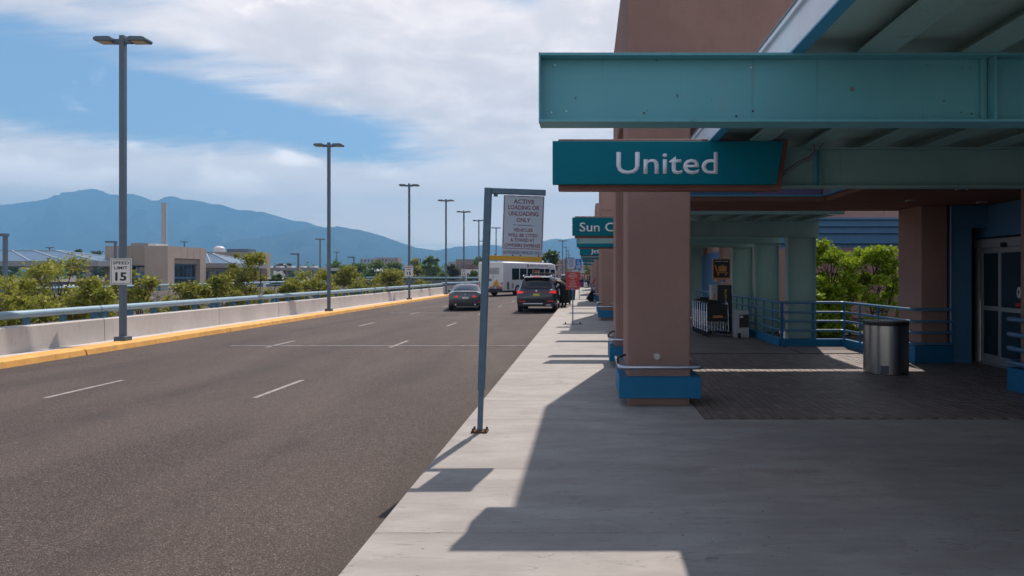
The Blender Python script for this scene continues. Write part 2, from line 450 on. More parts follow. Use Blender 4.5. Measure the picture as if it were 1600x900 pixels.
def brick_fn(q, b, pos, tcn):
    oi = q.n('ShaderNodeObjectInfo')
    geo = q.n('ShaderNodeNewGeometry')
    r = q.m('FRACT', q.m('ADD', oi.outputs['Random'], geo.outputs['Random Per Island']))
    nz = q.noise(pos, 3, 7, 0.65)
    c = q.mix(r, (0.155, 0.115, 0.10, 1), (0.225, 0.175, 0.155, 1))
    c = q.mix(q.m('MULTIPLY', q.sstep(nz, 0.4, 0.7), 0.5), c, (0.12, 0.10, 0.095, 1))
    q.l(c, b.inputs['Base Color']); b.inputs['Roughness'].default_value = 0.55
    bp = q.n('ShaderNodeBump'); bp.inputs['Strength'].default_value = 0.35; bp.inputs['Distance'].default_value = 0.004
    q.l(q.noise(pos, 60, 4, 0.6), bp.inputs['Height']); q.l(bp.outputs[0], b.inputs['Normal'])
M_BRICK = mat('paver_brick', fn=brick_fn)
def leaf_mat(name, dark, light, dry=None):
    def fn(q, b, pos, tcn):
        geo = q.n('ShaderNodeNewGeometry')
        r = geo.outputs['Random Per Island']
        cl = q.noise(pos, 1.1, 4, 0.6)
        c = q.mix(q.sstep(cl, 0.35, 0.65), (*dark, 1), (*light, 1))
        c = q.mix(q.m('MULTIPLY', r, 0.55), c, (*[x * 1.7 for x in light], 1))
        if dry: c = q.mix(q.m('MULTIPLY', q.m('GREATER_THAN', r, 0.88), 0.8), c, (*dry, 1))
        q.l(c, b.inputs['Base Color']); b.inputs['Roughness'].default_value = 0.6
        b.inputs['Specular IOR Level'].default_value = 0.25
        out = [n for n in q.nt.nodes if n.type == 'OUTPUT_MATERIAL'][0]
        tr = q.n('ShaderNodeBsdfTranslucent'); q.l(q.mix(0.35, c, (0.25, 0.35, 0.02, 1)), tr.inputs[0])
        ms = q.n('ShaderNodeMixShader'); ms.inputs[0].default_value = 0.34
        q.l(b.outputs[0], ms.inputs[1]); q.l(tr.outputs[0], ms.inputs[2]); q.l(ms.outputs[0], out.inputs[0])
    return mat(name, fn=fn)
M_LEAF_O = leaf_mat('olive_leaf', (0.16, 0.17, 0.028), (0.33, 0.31, 0.05), (0.20, 0.14, 0.06))
M_LEAF_G = leaf_mat('green_leaf', (0.05, 0.085, 0.02), (0.10, 0.15, 0.03))
M_LEAF_D = leaf_mat('dark_leaf', (0.020, 0.035, 0.018), (0.045, 0.062, 0.026))
M_LEAF_B = leaf_mat('bright_leaf', (0.13, 0.21, 0.015), (0.32, 0.42, 0.03))
M_LEAF_P = leaf_mat('purple_leaf', (0.03, 0.015, 0.02), (0.055, 0.03, 0.035))

# ------------------------------------------------------------------ terrain, ramps, mountains
GZ = -1.2
tb = MB()
xs = [-11500, -300, -30.6, -12.7, 60, 11500]; ys = [-380, -60, 78, 400, 7050]
for i in range(5):
    for j in range(4):
        if i == 2 and j == 1: continue
        tb.add([(xs[i], ys[j], GZ), (xs[i + 1], ys[j], GZ), (xs[i + 1], ys[j + 1], GZ), (xs[i], ys[j + 1], GZ)], [(0, 1, 2, 3)])
x0, x1, y0, y1, zb = -30.6, -12.7, -60, 78, -4.2
tb.add([(x0, y0, zb), (x1, y0, zb), (x1, y1, zb), (x0, y1, zb)], [(0, 1, 2, 3)])
for a, b in (((x0, y0), (x0, y1)), ((x0, y1), (x1, y1)), ((x1, y1), (x1, y0)), ((x1, y0), (x0, y0))):
    tb.add([(*a, zb), (*b, zb), (*b, GZ), (*a, GZ)], [(0, 1, 2, 3)])
tag(tb.build('ground', M_DIRT, fix=False, loc=(0, 0, 0)), 'dry brown ground below and beyond the roadway', kind='structure')

# mountain ranges (true heightfields)
def profile(pts):
    px = [p[0] for p in pts]; pv = [p[1] for p in pts]
    return lambda u: float(np.interp(u, px, pv))
from mathutils import noise as mn
def mountain(name, label, pts, Yr, depth, nx, ny, m, jag, x_from, x_to):
    f = profile([((x - 917) / 1067, (428 - y) / 1067) for x, y in pts])
    vs = []; fs = []
    for j in range(ny + 1):
        t = j / ny
        Y = Yr - depth + t * depth if t <= 1 else Yr
        for i in range(nx + 1):
            X = x_from + (x_to - x_from) * i / nx
            u = X / Yr
            H = f(u) * Yr
            s = t ** 1.35
            wv = mn.fractal(Vector((X * 0.0016, Y * 0.0009, 3.3)), 1.0, 2.1, 6)
            gl = 1 - abs(mn.fractal(Vector((X * 0.0031, Y * 0.0011, 7.7)), 0.9, 2.0, 6)) * 1.7
            h = H * s + (wv * 0.22 + (gl - 0.6) * 0.60) * H * math.sin(math.pi * min(1, t)) ** 0.8 * 0.9
            if j == ny: h = H * (1 + jag * mn.fractal(Vector((X * 0.006, 1.5, 0.2)), 0.8, 2.0, 5))
            vs.append((X, Y, GZ - 2 + max(0.0, h) + (3.65 if t > 0.5 else 0)))
    # back slope
    for i in range(nx + 1):
        X = x_from + (x_to - x_from) * i / nx
        vs.append((X, Yr + depth * 0.55, GZ - 2))
    for j in range(ny + 1):
        for i in range(nx):
            a = j * (nx + 1) + i
            fs.append((a, a + 1, a + nx + 2, a + nx + 1))
    mb = MB(); mb.add(vs, fs)
    o = mb.build(name, m, fix=False, loc=(0, 0, 0), smooth=60)
    return tag(o, label, kind='structure')
M_MT = mat('hazed_mountain_slope', (0.060, 0.080, 0.085), 1.0, spec=0.1, col2=(0.032, 0.050, 0.058), scale=0.0035, stretch=(1, 1, 2.5))  # slope colour carries some of the distance haze's blue
far_pts = [(-9000, 360), (-4000, 330), (-1800, 345), (-700, 322), (-300, 335), (-120, 330), (0, 322), (40, 316), (90, 309), (118, 300), (135, 298), (160, 300), (185, 303), (215, 306), (240, 309), (262, 308), (285, 310),
           (310, 310), (325, 314), (345, 321), (365, 325), (390, 329), (405, 332), (430, 336), (470, 346), (500, 355), (560, 366), (600, 376),
           (650, 392), (700, 390), (735, 384), (765, 383), (790, 385), (815, 381), (845, 376), (870, 372), (900, 373), (950, 378), (1100, 372), (1400, 366), (2500, 372), (6000, 380), (11000, 390)]
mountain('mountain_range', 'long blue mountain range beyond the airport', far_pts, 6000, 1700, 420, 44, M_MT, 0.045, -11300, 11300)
near_pts = [(-3000, 424), (200, 424), (300, 404), (360, 386), (420, 370), (470, 359), (500, 353), (513, 357), (527, 352), (545, 356), (560, 359), (600, 369), (630, 380), (650, 386), (668, 389), (700, 394), (760, 402), (850, 412), (950, 420), (3000, 424)]
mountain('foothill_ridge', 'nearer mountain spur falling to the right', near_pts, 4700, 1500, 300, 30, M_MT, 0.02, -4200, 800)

# haze
hb = MB(); hb.box(-11800, 11800, -400, 7150, -5.3, 780)
hm = bpy.data.materials.new('haze_air'); hm.use_nodes = True; hm.node_tree.nodes.clear()
hv = hm.node_tree.nodes.new('ShaderNodeVolumePrincipled'); ho = hm.node_tree.nodes.new('ShaderNodeOutputMaterial')
hv.inputs['Color'].default_value = (0.26, 0.60, 1.0, 1); hv.inputs['Density'].default_value = 0.00027
hm.node_tree.links.new(hv.outputs[0], ho.inputs['Volume'])
tag(hb.build('haze', hm, loc=(0, 0, 0)), 'thin blue haze in front of the mountains', kind='stuff')

# road and markings
XC = -1.36
rb = MB(); rb.box(-11.1, XC, -30, 57, -0.45, -0.15); rb.box(-10.6, XC, 57, 420, -0.45, -0.15)
road = tag(rb.build('road', M_ASP, loc=(0, 0, -0.15)), 'asphalt kerbside roadway with worn lane lines', kind='structure')
lm = MB().box(-0.038, 0.038, 0, 1.66, 0, 0.004).mesh('lane_marking'); lm.materials.append(M_LINE)
for lx in (-4.82, -7.86):
    y = 9.9 - 6.8 * 2
    while y < 130:
        piece('lane_marking', lm, road, (lx, y, 0)); y += 6.8
for (ya, xa, xb, w) in ((17.05, -8.9, XC - .02, 0.05), (31.4, -9.0, -6.0, 0.07), (31.4, -5.4, -2.4, 0.05), (27.9, -6.6, -4.9, .05), (38.5, -7, -2.6, 0.07)):
    b = MB().box(xa, xb, ya - w, ya + w, 0, 0)
    b = MB().box(xa, xb, ya - w, ya + w, -0.146, -0.1425)
    b.build('cross_marking', M_LINE2, road)
cr = MB()
def crack(pts, w):
    for (a, c) in zip(pts[:-1], pts[1:]):
        d = Vector((c[0] - a[0], c[1] - a[1], 0)); n = Vector((-d.y, d.x, 0)).normalized() * w
        cr.add([(a[0] - n.x, a[1] - n.y, -0.147), (c[0] - n.x, c[1] - n.y, -0.147), (c[0] + n.x, c[1] + n.y, -0.147), (a[0] + n.x, a[1] + n.y, -0.147)], [(0, 1, 2, 3)])
rg = random.Random(4)
for x_, y_, a_, n_ in ((-10.6, 16.2, 0.1, 12), (-9, 24, .3, 14)):
    p = [(x_, y_)]
    for _ in range(n_):
        a_ += rg.uniform(-.5, .5); p.append((p[-1][0] + .13 * math.cos(a_), p[-1][1] + .13 * math.sin(a_)))
    crack(p, .006)
cr.build('crack', M_BLACK, road)

# left barrier: kerb, ledge, wall panels, pipe rail
kb = MB()
kp = MB()
yk = -30.0
rgk = random.Random(2)
bk = tag(MB().box(-12.02, -11.5, -30, 57, -0.45, -0.02).build('barrier_ledge', M_WALL, loc=(0, 0, 0)), 'pale concrete ledge along the foot of the barrier wall', kind='structure')
kerb = thing('yellow_kerb', 'kerb painted yellow along the far side of the road', 'kerb', (-11.3, 14, -0.15))
prof = [(-11.5, -0.3), (-11.5, 0.0), (-11.46, 0.012), (-11.20, 0.0), (-11.12, -0.03), (-11.085, -0.15), (-11.085, -0.3)]
while yk < 57:
    L = rgk.choice([2.9, 3.1, 3.05])
    if 17.6 < yk < 20.2: L = 3.0
    dxk = rgk.uniform(-0.008, 0.008)
    MB().prism([(p[0] + dxk, p[1] + rgk.uniform(-.003, .003)) for p in prof], 'y', yk, min(57, yk + L) - 0.014).build('kerb_stone', M_YEL, kerb, bevel=0.008)
    yk += L
wall = thing('barrier_wall', 'low pale parapet wall with a pipe rail along the far side of the road', 'barrier wall', (-12.1, 14, -0.1))
joints = [-30, -26, -21.5, -17, -12.5, -8, -3.5, 0.9, 4.3, 8.3, 12.6, 17.0, 22.3, 26.6, 30.7, 36.6, 40.3, 44.0, 48.4, 52.8, 57.2]
for a, b in zip(joints[:-1], joints[1:]):
    MB().prism([(-12.30, -0.9), (-12.30, 0.52), (-12.27, 0.545), (-12.05, 0.545), (-12.02, 0.52), (-12.00, -0.1), (-12.0, -0.9)], 'y', a + 0.008, b - 0.008).build('wall_panel', M_WALL, wall, bevel=0.008)
for a, b in zip(joints[:-1], joints[1:]):
    MB().tube([(-12.15, a + .02, 0.78), (-12.15, b - .02, 0.78)], 0.085, 14).build('rail_pipe', M_PIPE, wall, smooth=True)
    n = max(2, round((b - a) / 1.15)); 
    for k in range(n + 1):
        yy = a + 0.16 + (b - a - 0.32) * k / n if n else a
        big = k in (0, n)
        MB().box(-12.20, -12.10, yy - (.07 if big else .05), yy + (.07 if big else .05), 0.545, 0.70 if not big else 0.79).build('rail_bracket', M_BRACK, wall)
# bend of the barrier beyond the third lamp
wall2 = thing('barrier_wall', 'pale parapet wall bending right behind the sedan and bus', 'barrier wall', (-10.3, 62, -0.1))
pts = [(-12.15, 57.2), (-11.2, 60.2), (-10.2, 66), (-9.9, 76), (-9.9, 90), (-9.9, 130)]
for a, b in zip(pts[:-1], pts[1:]):
    d = Vector((b[0] - a[0], b[1] - a[1], 0)); nn = Vector((-d.y, d.x, 0)).normalized() * 0.15; e = d.normalized() * .01
    q = [(a[0] + e.x - nn.x, a[1] + e.y - nn.y), (b[0] - e.x - nn.x, b[1] - e.y - nn.y), (b[0] - e.x + nn.x, b[1] - e.y + nn.y), (a[0] + e.x + nn.x, a[1] + e.y + nn.y)]
    MB().prism(q, 'z', -0.9, 0.62).build('wall_panel', M_WALL, wall2, bevel=.008)
    MB().tube([(a[0], a[1], 0.86), (b[0], b[1], 0.86)], 0.085, 12).build('rail_pipe', M_PIPE, wall2, smooth=True)
    for k in range(4):
        t = (k + .5) / 4; MB().box(a[0] + d.x * t - .05, a[0] + d.x * t + .05, a[1] + d.y * t - .05, a[1] + d.y * t + .05, .62, .79).build('rail_bracket', M_BRACK, wall2)

# second roadway behind the trees
s2 = tag(MB().box(-42, -29.9, -60, 140, -0.5, -0.15).build('second_roadway', M_ASP, loc=(-36, 40, -.15)), 'lower roadway beyond the trees', kind='structure')
M_WALL2 = mat('second_barrier_paint', (0.36, 0.31, 0.27), 0.85, var=0.14, scale=1.3, dirt=0.2)
w2 = thing('barrier_wall', 'tan parapet wall with pipe rail beyond the trees', 'barrier wall', (-29.8, 40, -0.5))
a = -20.0
while a < 118:
    b = a + 5.6
    MB().box(-29.95, -29.65, a + .02, b - .02, -1.6, 0.45).build('wall_panel', M_WALL2, w2)
    MB().tube([(-29.8, a + .02, 0.86), (-29.8, b - .02, 0.86)], 0.08, 8).build('rail_pipe', M_PIPE, w2, smooth=True)
    MB().tube([(-29.8, a + .02, 0.62), (-29.8, b - .02, 0.62)], 0.035, 6).build('lower_rail', M_PIPE, w2, smooth=True)
    for k in range(3):
        MB().box(-29.86, -29.74, a + .3 + k * 1.9, a + .44 + k * 1.9, 0.45, 0.8).build('rail_bracket', M_BRACK, w2)
    a = b
MB().box(-29.98, -29.62, -20, 118, -4.2, -1.62).build('wall_base', M_WALL2, w2)
# cross ramp
M_WALL3 = mat('ramp_wall_in_shade', (0.15, 0.14, 0.15), 0.85, var=0.14, scale=1.3)  # dark base colour holds the shade of the camera-facing side
w3 = thing('ramp_wall', 'dark grey ramp wall with blue rail crossing behind the second speed sign', 'ramp wall', (-21, 84, -1.2))
a, b = Vector((-29.7, 92, 0)), Vector((-12.4, 84, 0))
d = b - a; nn = Vector((-d.y, d.x, 0)).normalized() * .15
for k in range(5):
    p = a + d * (k / 5 + .002); r_ = a + d * ((k + 1) / 5 - .002)
    MB().prism([(p.x - nn.x, p.y - nn.y), (r_.x - nn.x, r_.y - nn.y), (r_.x + nn.x, r_.y + nn.y), (p.x + nn.x, p.y + nn.y)], 'z', -1.4, 0.82).build('wall_panel', M_WALL3, w3)
    for m_ in range(3):
        t = a + d * ((k + (m_ + .5) / 3) / 5); MB().box(t.x - .06, t.x + .06, t.y - .06, t.y + .06, .82, 1.1).build('rail_bracket', M_BRACK, w3)
MB().tube([(a.x, a.y, 1.17), (b.x, b.y, 1.17)], .09, 8).build('rail_pipe', M_PIPE, w3, smooth=True)

# ------------------------------------------------------------------ pavement
pv = tag(MB().box(XC + 0.001, 7.38, -6, 130, -0.45, -0.035).build('pavement', M_GROOVE, loc=(3, 8, 0)), 'concrete kerbside pavement', kind='structure')
M_CON2 = mat('dark_walk_concrete', (0.17, 0.14, 0.125), 0.75, var=0.3, scale=1.4, dirt=0.3)  # darker concrete for the slabs past the brick paving
def slab(x0, x1, y0, y1, rad=0.003, m=None):
    MB().box(x0, x1, y0 + .002, y1 - .002, -0.034 if x0 > XC + .5 else -0.30, 0.0).build('concrete_slab', m or M_CON, pv, bevel=rad)
ys_ = [-6, -4.4, -2.9, -1.4, 0.1, 1.6, 3.1, 4.35, 5.80, 7.745, 8.9, 10.5, 12.0, 13.6, 15.1, 16.7, 18.2, 19.8, 21.4, 23.0, 24.6, 26.2, 27.8, 29.4, 31, 32.6, 34.2, 35.8, 37.4, 39, 42, 45, 48, 52, 56, 62, 70, 80, 95, 130]
for a, b in zip(ys_[:-1], ys_[1:]):
    slab(XC, 7.38 if b < 7.8 else 1.337, a, b)
for a, b in ((7.747, 8.9),):
    pass
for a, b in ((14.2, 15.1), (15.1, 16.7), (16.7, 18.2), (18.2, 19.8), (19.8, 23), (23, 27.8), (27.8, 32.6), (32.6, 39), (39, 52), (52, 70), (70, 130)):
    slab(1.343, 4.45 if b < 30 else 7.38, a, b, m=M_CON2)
# brick paving
bp_ = tag(MB().box(1.343, 7.38, 7.75, 14.197, -0.034, -0.018).build('brick_paving', M_GROOVE, loc=(4, 10, -.018)), 'dark brick paving band under the canopy', kind='structure')
bme = MB().hexa([(-.0475, -.0975, -.018), (.0475, -.0975, -.018), (.0475, .0975, -.018), (-.0475, .0975, -.018)],
                [(-.044, -.094, 0), (.044, -.094, 0), (.044, .094, 0), (-.044, .094, 0)]).mesh('brick'); bme.materials.append(M_BRICK)
rb_ = random.Random(5); cells = []
nx = int((7.38 - 1.343) / 0.1)
for i in range(nx):
    x = 1.343 + .05 + i * .1
    y = 7.75 + (0.1 if i % 2 == 0 else 0.0)
    if i % 2 == 1: cells.append((x, 7.75 + .05, 0.5)); y += 0.1
    while y + .2 <= 14.195:
        cells.append((x, y + .1 if i % 2 else y, 1.0)) if False else cells.append((x, y + .1, 1.0))
        y += .2
full = [c for c in cells if c[2] == 1.0]; full.sort(key=lambda c: (c[0] - 0) ** 2 * 0.15 + c[1] ** 2)
far = MB()
for k, (x, y, s) in enumerate(full):
    dz = rb_.uniform(-.0035, .0015)
    if k < 290:
        piece('brick', bme, bp_, (x - 4, y - 10, .018 + dz), (rb_.uniform(-.008, .008), rb_.uniform(-.012, .012), rb_.uniform(-.01, .01)))
    else:
        t1, t2 = rb_.uniform(-.0012, .0012), rb_.uniform(-.0012, .0012)
        far.hexa([(x - .0475, y - .0975, -.018), (x + .0475, y - .0975, -.018), (x + .0475, y + .0975, -.018), (x - .0475, y + .0975, -.018)],
                 [(x - .044, y - .094, dz + t1), (x + .044, y - .094, dz - t1), (x + .044, y + .094, dz + t2), (x - .044, y + .094, dz - t2)])
for (x, y, s) in [c for c in cells if c[2] == .5]:
    far.hexa([(x - .0475, y - .0475, -.018), (x + .0475, y - .0475, -.018), (x + .0475, y + .0475, -.018), (x - .0475, y + .0475, -.018)],
             [(x - .044, y - .044, -.001), (x + .044, y - .044, -.001), (x + .044, y + .044, -.001), (x - .044, y + .044, -.001)])
tag(far.build('brick_field', M_BRICK, bp_, fix=False), kind='stuff')

# ------------------------------------------------------------------ pylons (towers on two columns)
PITCH = 15.6
def base_and_rail(root, x0, x1, y0, y1, full=True):
    MB().box(x0 + .02, x1 - .02, y0 + .01, y1 - .01, 0.0, 0.104).build('plinth', M_STUCD if False else M_STUC, root)
    c = MB().prism([(x0 - .10, .105), (x1 + .11, .105), (x1 + .11, .365), (x0 - .10, .365)], 'y', y0 - .13, y1 + .13).build('base_collar', M_BLUE, root, bevel=.006)
    r = MB(); a = [(x0 - .09, y1 + .1), (x0 - .09, y0 - .14), (x1 + .12, y0 - .14), (x1 + .12, y1 + .1)]
    path = []
    for i, (x, y) in enumerate(a):
        if i in (1, 2):
            px, py = a[i - 1]; qx, qy = a[i + 1]
            for t in (0.0, .33, .66, 1.0):
                u1 = Vector((px - x, py - y)).normalized() * .06; u2 = Vector((qx - x, qy - y)).normalized() * .06
                p = (Vector((x, y)) + u1) * (1 - t) ** 2 + Vector((x, y)) * 2 * t * (1 - t) + (Vector((x, y)) + u2) * t * t
                path.append((p.x, p.y, .49))
        else: path.append((x, y, .49))
    r.tube(path, .026, 10).build('bumper_rail', M_CHROME, root, smooth=60)
    g_ = MB()
    for k in range(9):
        yy = y0 + (y1 - y0) * k / 8; g_.box(x0 - .085, x0 - .003, yy - .006, yy + .006, .482, .494)
    for xx in (x0 - .06, x0 - .035): g_.box(xx - .004, xx + .004, y0, y1, .496, .502)
    tag(g_.build('side_grille', M_CHROME, root), kind='stuff')
    st = MB(); st.tube([(x0 - .10, y0 + .10, .50), (x0 - .11, y0 + .12, .56), (x0 - .07, y0 + .14, .60), (x0 - .0, y0 + .16, .615)], .016, 6)
    st.build('black_strap', M_BLACK, root, smooth=True)
def make_pylon(y0, label, name='stucco_pylon'):
    t = thing(name, label, 'building pylon', (1.0, y0, 0), group=None)
    for (a, b) in ((y0, y0 + .8), (y0 + 3.55, y0 + 4.3)):
        x0 = .50; x1 = 1.31
        MB().box(x0, x1, a, b, .104, 3.9).build('column', M_STUC, t, bevel=.03, seg=3)
        base_and_rail(t, x0, x1, a, b)
        MB().cyl((.885, a - .012, .61), (.885, a + .01, .61), .048, n=20).build('round_plate', M_STEEL, t, bevel=.006)
        MB().cyl((.885, a - .016, .61), (.885, a - .011, .61), .012, n=10).build('plate_bolt', M_CHROME, t)
    MB().box(.50, 8.2, y0, y0 + 4.3, 3.9, 5.78).build('upper_block', M_STUC, t, bevel=.03, seg=3)
    return t
ords = ['nearest mauve pylon on two columns, blue collars, behind the first big sign', 'second mauve pylon on two columns, past the nearest one', 'third mauve pylon along the kerb, seen past the second', 'fourth mauve pylon down the row beyond the third', 'fifth mauve pylon far down the row', 'sixth mauve pylon near the far end of the row', 'seventh and last mauve pylon of the row']
py0 = make_pylon(8.6, ords[0])
for k in range(1, 7):
    dup(py0, (1.0, 8.6 + PITCH * k, 0), label=ords[k], group='mauve pylons along the kerb')
py0['group'] = 'mauve pylons along the kerb'

# ------------------------------------------------------------------ steel canopies
BZ0, BZ1 = 2.488, 2.868
def ibeam_x(mb_root, x0, x1, yc, stiff=(2.25,), end=True, holes=()):
    w = .085
    b = MB()
    b.box(x0, x1, yc - w, yc + w, BZ1 - .014, BZ1)
    b.box(x0, x1, yc - w, yc + w, BZ0, BZ0 + .014)
    b.box(x0 + .001, x1, yc - .006, yc + .006, BZ0 + .0145, BZ1 - .0145)
    bo = b.build('beam', M_TEAL if holes else M_TEAL2, mb_root)
    if end: MB().box(x0 - .010, x0 - .0005, yc - w - .001, yc + w + .001, BZ0 - .001, BZ1 + .001).build('end_plate', M_TEAL, bo)
    for s in stiff:
        MB().box(s - .006, s + .006, yc - w + .002, yc - .007, BZ0 + .015, BZ1 - .015).build('stiffener', M_TEAL, bo)
        MB().box(s - .05, s - .012, yc - .022, yc - .0065, BZ0 + .015, BZ1 - .015).build('weld_strip', M_TEAL, bo)
    for (hx, hz, r, mm) in holes:
        MB().cyl((hx, yc - .0092, hz), (hx, yc - .0062, hz), r, n=10).build('bolt_hole', mm, bo)
    return bo
def steel_column(root, x0, x1, yc):
    b = MB()
    b.box(x0, x1, yc - .006, yc + .006, 0.0, BZ0 - .001)
    b.box(x0 - .014, x0 - .0005, yc - .11, yc + .11, 0, BZ0 - .001)
    b.box(x1 + .0005, x1 + .014, yc - .11, yc + .11, 0, BZ0 - .001)
    c = b.build('steel_column', M_TEAL2, root)
    return c
M_HOLEL = mat('hole_daylight', (0.75, 0.8, 0.85), 0.6)
M_PNL = mat('fascia_panel', (0.72, 0.75, 0.82), 0.3, 0.0, var=0.12, scale=1.2, dirt=0.25)
M_EDGE = mat('fascia_edge_blue', (0.05, 0.30, 0.52), 0.4)
def make_canopy(ya, yb, beams, label, x_right, cols, near=False):
    t = thing('steel_canopy', label, 'canopy', (2.0, ya, 0))
    for i, yc in enumerate(beams):
        holes = ()
        if near and i == 0:
            def hp(px, py, r, mm): return ((px - 917) * yc / 1067, 1.65 - (py - 428) * yc / 1067, r, mm)
            holes = [hp(867, 102, .004, M_HOLEL), hp(862, 176, .004, M_HOLEL), hp(885, 174, .004, M_HOLEL), hp(1173, 106, .004, M_HOLEL), hp(1150, 182, .006, M_BLACK), hp(1176, 174, .006, M_BLACK),
                     hp(1006, 177, .005, M_RUST), hp(1011, 173, .003, M_RUST), hp(1331, 140, .013, M_STEEL), hp(1449, 102, .003, M_BLACK), hp(1501, 176, .004, M_BLACK), hp(1517, 178, .005, M_BLACK), hp(1474, 158, .004, M_BLACK), hp(1502, 107, .003, M_BLACK), hp(1515, 107, .003, M_BLACK), hp(864, 105, .003, M_RUST)]
        ibeam_x(t, -0.255, x_right, yc, holes=holes)
        if i in cols: steel_column(t, *((4.62, 5.24)), yc)
    # joists
    jx = 1.49
    k = 0
    while jx < x_right:
        w = .20
        j = MB(); j.box(jx, jx + w, ya + .05, yb - .05, BZ1 + .001, BZ1 + .011)
        j.box(jx + w / 2 - .005, jx + w / 2 + .005, ya + .05, yb - .05, BZ1 + .0115, 2.962)
        j.build('joist', M_TEAL2, t)
        jx += .575; k += 1
    d = MB(); x = 1.17
    # ribbed deck
    while x < x_right:
        x2 = min(x + .575, x_right)
        d.box(x, x2 - .004, ya, yb, 2.963, 2.985); x = x2
    tag(d.build('roof_deck', M_DECK, t), kind='stuff')
    MB().box(1.17, x_right, ya, yb, 2.986, 3.054).build('roof_slab', M_WHITE, t)
    # fascia of flat panels along the kerb side
    y = ya; n = 0
    while y < yb - .1:
        y2 = min(y + 1.55, yb)
        p = MB().box(1.125, 1.150, y + .004, y2 - .004, BZ1 + .012, 3.055).build('fascia_panel', M_PNL, t)
        for yy in (y + .15, y2 - .15): MB().cyl((1.1225, yy, 2.95), (1.125, yy, 2.95), .012, n=8).build('panel_bolt', M_BLACK, p)
        y = y2
    MB().box(1.105, 1.165, ya, yb, 3.0555, 3.085).build('fascia_cap', M_PNL, t)
    MB().box(1.10, 1.155, ya, yb, 3.0852, 3.10).build('fascia_cap', M_GREYB, t)
    MB().box(1.125, 1.20, ya, yb, BZ1 + .0015, BZ1 + .0115).build('fascia_edge', M_EDGE, t)
    MB().box(1.17, x_right, yb + .001, yb + .03, BZ1 + .02, 3.05).build('end_closure', M_TEAL, t)
    MB().box(1.17, x_right, ya - .03, ya - .001, BZ1 + .02, 3.05).build('end_closure', M_TEAL, t)
    if near:
        w = MB(); w.tube([(1.78, 6.42, 2.52), (1.86, 6.40, 2.62), (1.98, 6.38, 2.70), (2.07, 6.36, 2.735), (2.12, 6.35, 2.79), (2.11, 6.34, 2.86)], .008, 6)
        w.tube([(1.79, 6.41, 2.53), (1.88, 6.39, 2.61), (2.0, 6.37, 2.685), (2.10, 6.35, 2.72), (2.15, 6.35, 2.80), (2.20, 6.34, 2.87)], .006, 6)
        tag(w.build('loose_cable', mat('cable_brown', (.13, .10, .09), .7), t, smooth=True), kind=None)
    return t
make_canopy(1.15, 7.25, [3.84, 6.65], 'nearest teal steel canopy with heavy beam ends overhead', 5.35, (0, 1), near=True)
c1_ = make_canopy(14.20, 22.3, [15.75, 18.75, 21.7], 'second teal steel canopy behind the nearest pylon', 5.35, (0, 1, 2))
c1_['group'] = 'teal steel canopies down the row'
for k, lb in ((1, 'third teal steel canopy down the row'), (2, 'fourth teal steel canopy down the row'), (3, 'fifth teal steel canopy far down the row')):
    dup(c1_, (2.0, 14.20 + PITCH * k, 0), label=lb, group='teal steel canopies down the row')

# ------------------------------------------------------------------ hanging airline signs
def airline_sign(y, s, label, tw=.93, th=.20, txl=None):
    t = thing('airline_sign', label, 'sign', (.7, y, 2.45))
    zt, zb_ = 2.868, 2.472
    MB().prism([(-.265, zb_ - .045), (1.80, zb_ - .045), (1.87, 2.90), (-.265, 2.90)], 'y', y - .05, y + .10).build('sign_frame', M_SIGNB, t, bevel=.004)
    f = MB().prism([(-.315, zb_ ), (1.735, zb_), (1.80, zt), (-.315, zt)], 'y', y - .13, y - .051).build('sign_panel', M_SIGNT, t, bevel=.004)
    if s: text('lettering', s, M_LETTER, t, ((txl if txl is not None else .735) - .7, -.131, 2.568 - 2.45), height=th, width=tw, wide=1.16, ext=.003, bold=.010, align='CENTER' if txl is None else 'LEFT')
    return t
airline_sign(6.38, 'United', 'large teal airline sign reading United in front of the nearest pylon', .93)
airline_sign(14.85, 'Sun Country', 'teal airline sign starting Sun C, cut off by the second column', None, .19, -.165)
airline_sign(21.1, '', 'plain teal sign end just below and behind the Sun C sign')
airline_sign(30.4, 'JetBlue', 'teal airline sign starting Jet, far down the row', None, .20, .20)
airline_sign(36.7, '', 'blank teal sign end beyond the Jet sign')
airline_sign(46.0, 'Frontier', 'small distant teal sign below the Jet sign', 1.1, .2, .1)
airline_sign(61.6, 'Alaska', 'farthest small teal sign down the row', 1.0, .2, .1)
# ------------------------------------------------------------------ terminal building
term = thing('terminal_building', 'terminal entrance front with brown soffit, blue trim and sliding doors', 'building', (6.5, 10, 0))
# soffit: back strip and right part around an open well
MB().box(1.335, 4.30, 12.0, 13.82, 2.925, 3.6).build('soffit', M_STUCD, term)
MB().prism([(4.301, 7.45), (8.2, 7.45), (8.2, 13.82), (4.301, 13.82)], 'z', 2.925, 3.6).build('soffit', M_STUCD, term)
for a, b in ((1.34, 2.95), (2.96, 3.92)):
    pass
def fpan(x0, x1, m): 
    p = MB().box(x0, x1, 11.965, 11.998, 3.04, 3.55).build('fascia_panel', m, term)
    for xx in (x0 + .3, x1 - .3): MB().cyl((xx, 11.96, 3.14), (xx, 11.966, 3.14), .012, n=8).build('panel_bolt', M_BLACK, p)
fpan(1.34, 2.93, M_BLUED); fpan(2.94, 4.10, M_PURP)
MB().box(1.34, 4.12, 11.955, 11.999, 3.01, 3.036).build('fascia_edge', M_EDGE, term)
yy = 11.95
for m_, L in ((M_LILAC, .42), (M_TEAL, .9), (M_TEAL, .9), (M_TEAL, .9), (M_TEAL, .9)):
    MB().box(4.13, 4.16, yy - L + .006, yy, 3.04, 3.55).build('fascia_panel', m_, term); yy -= L
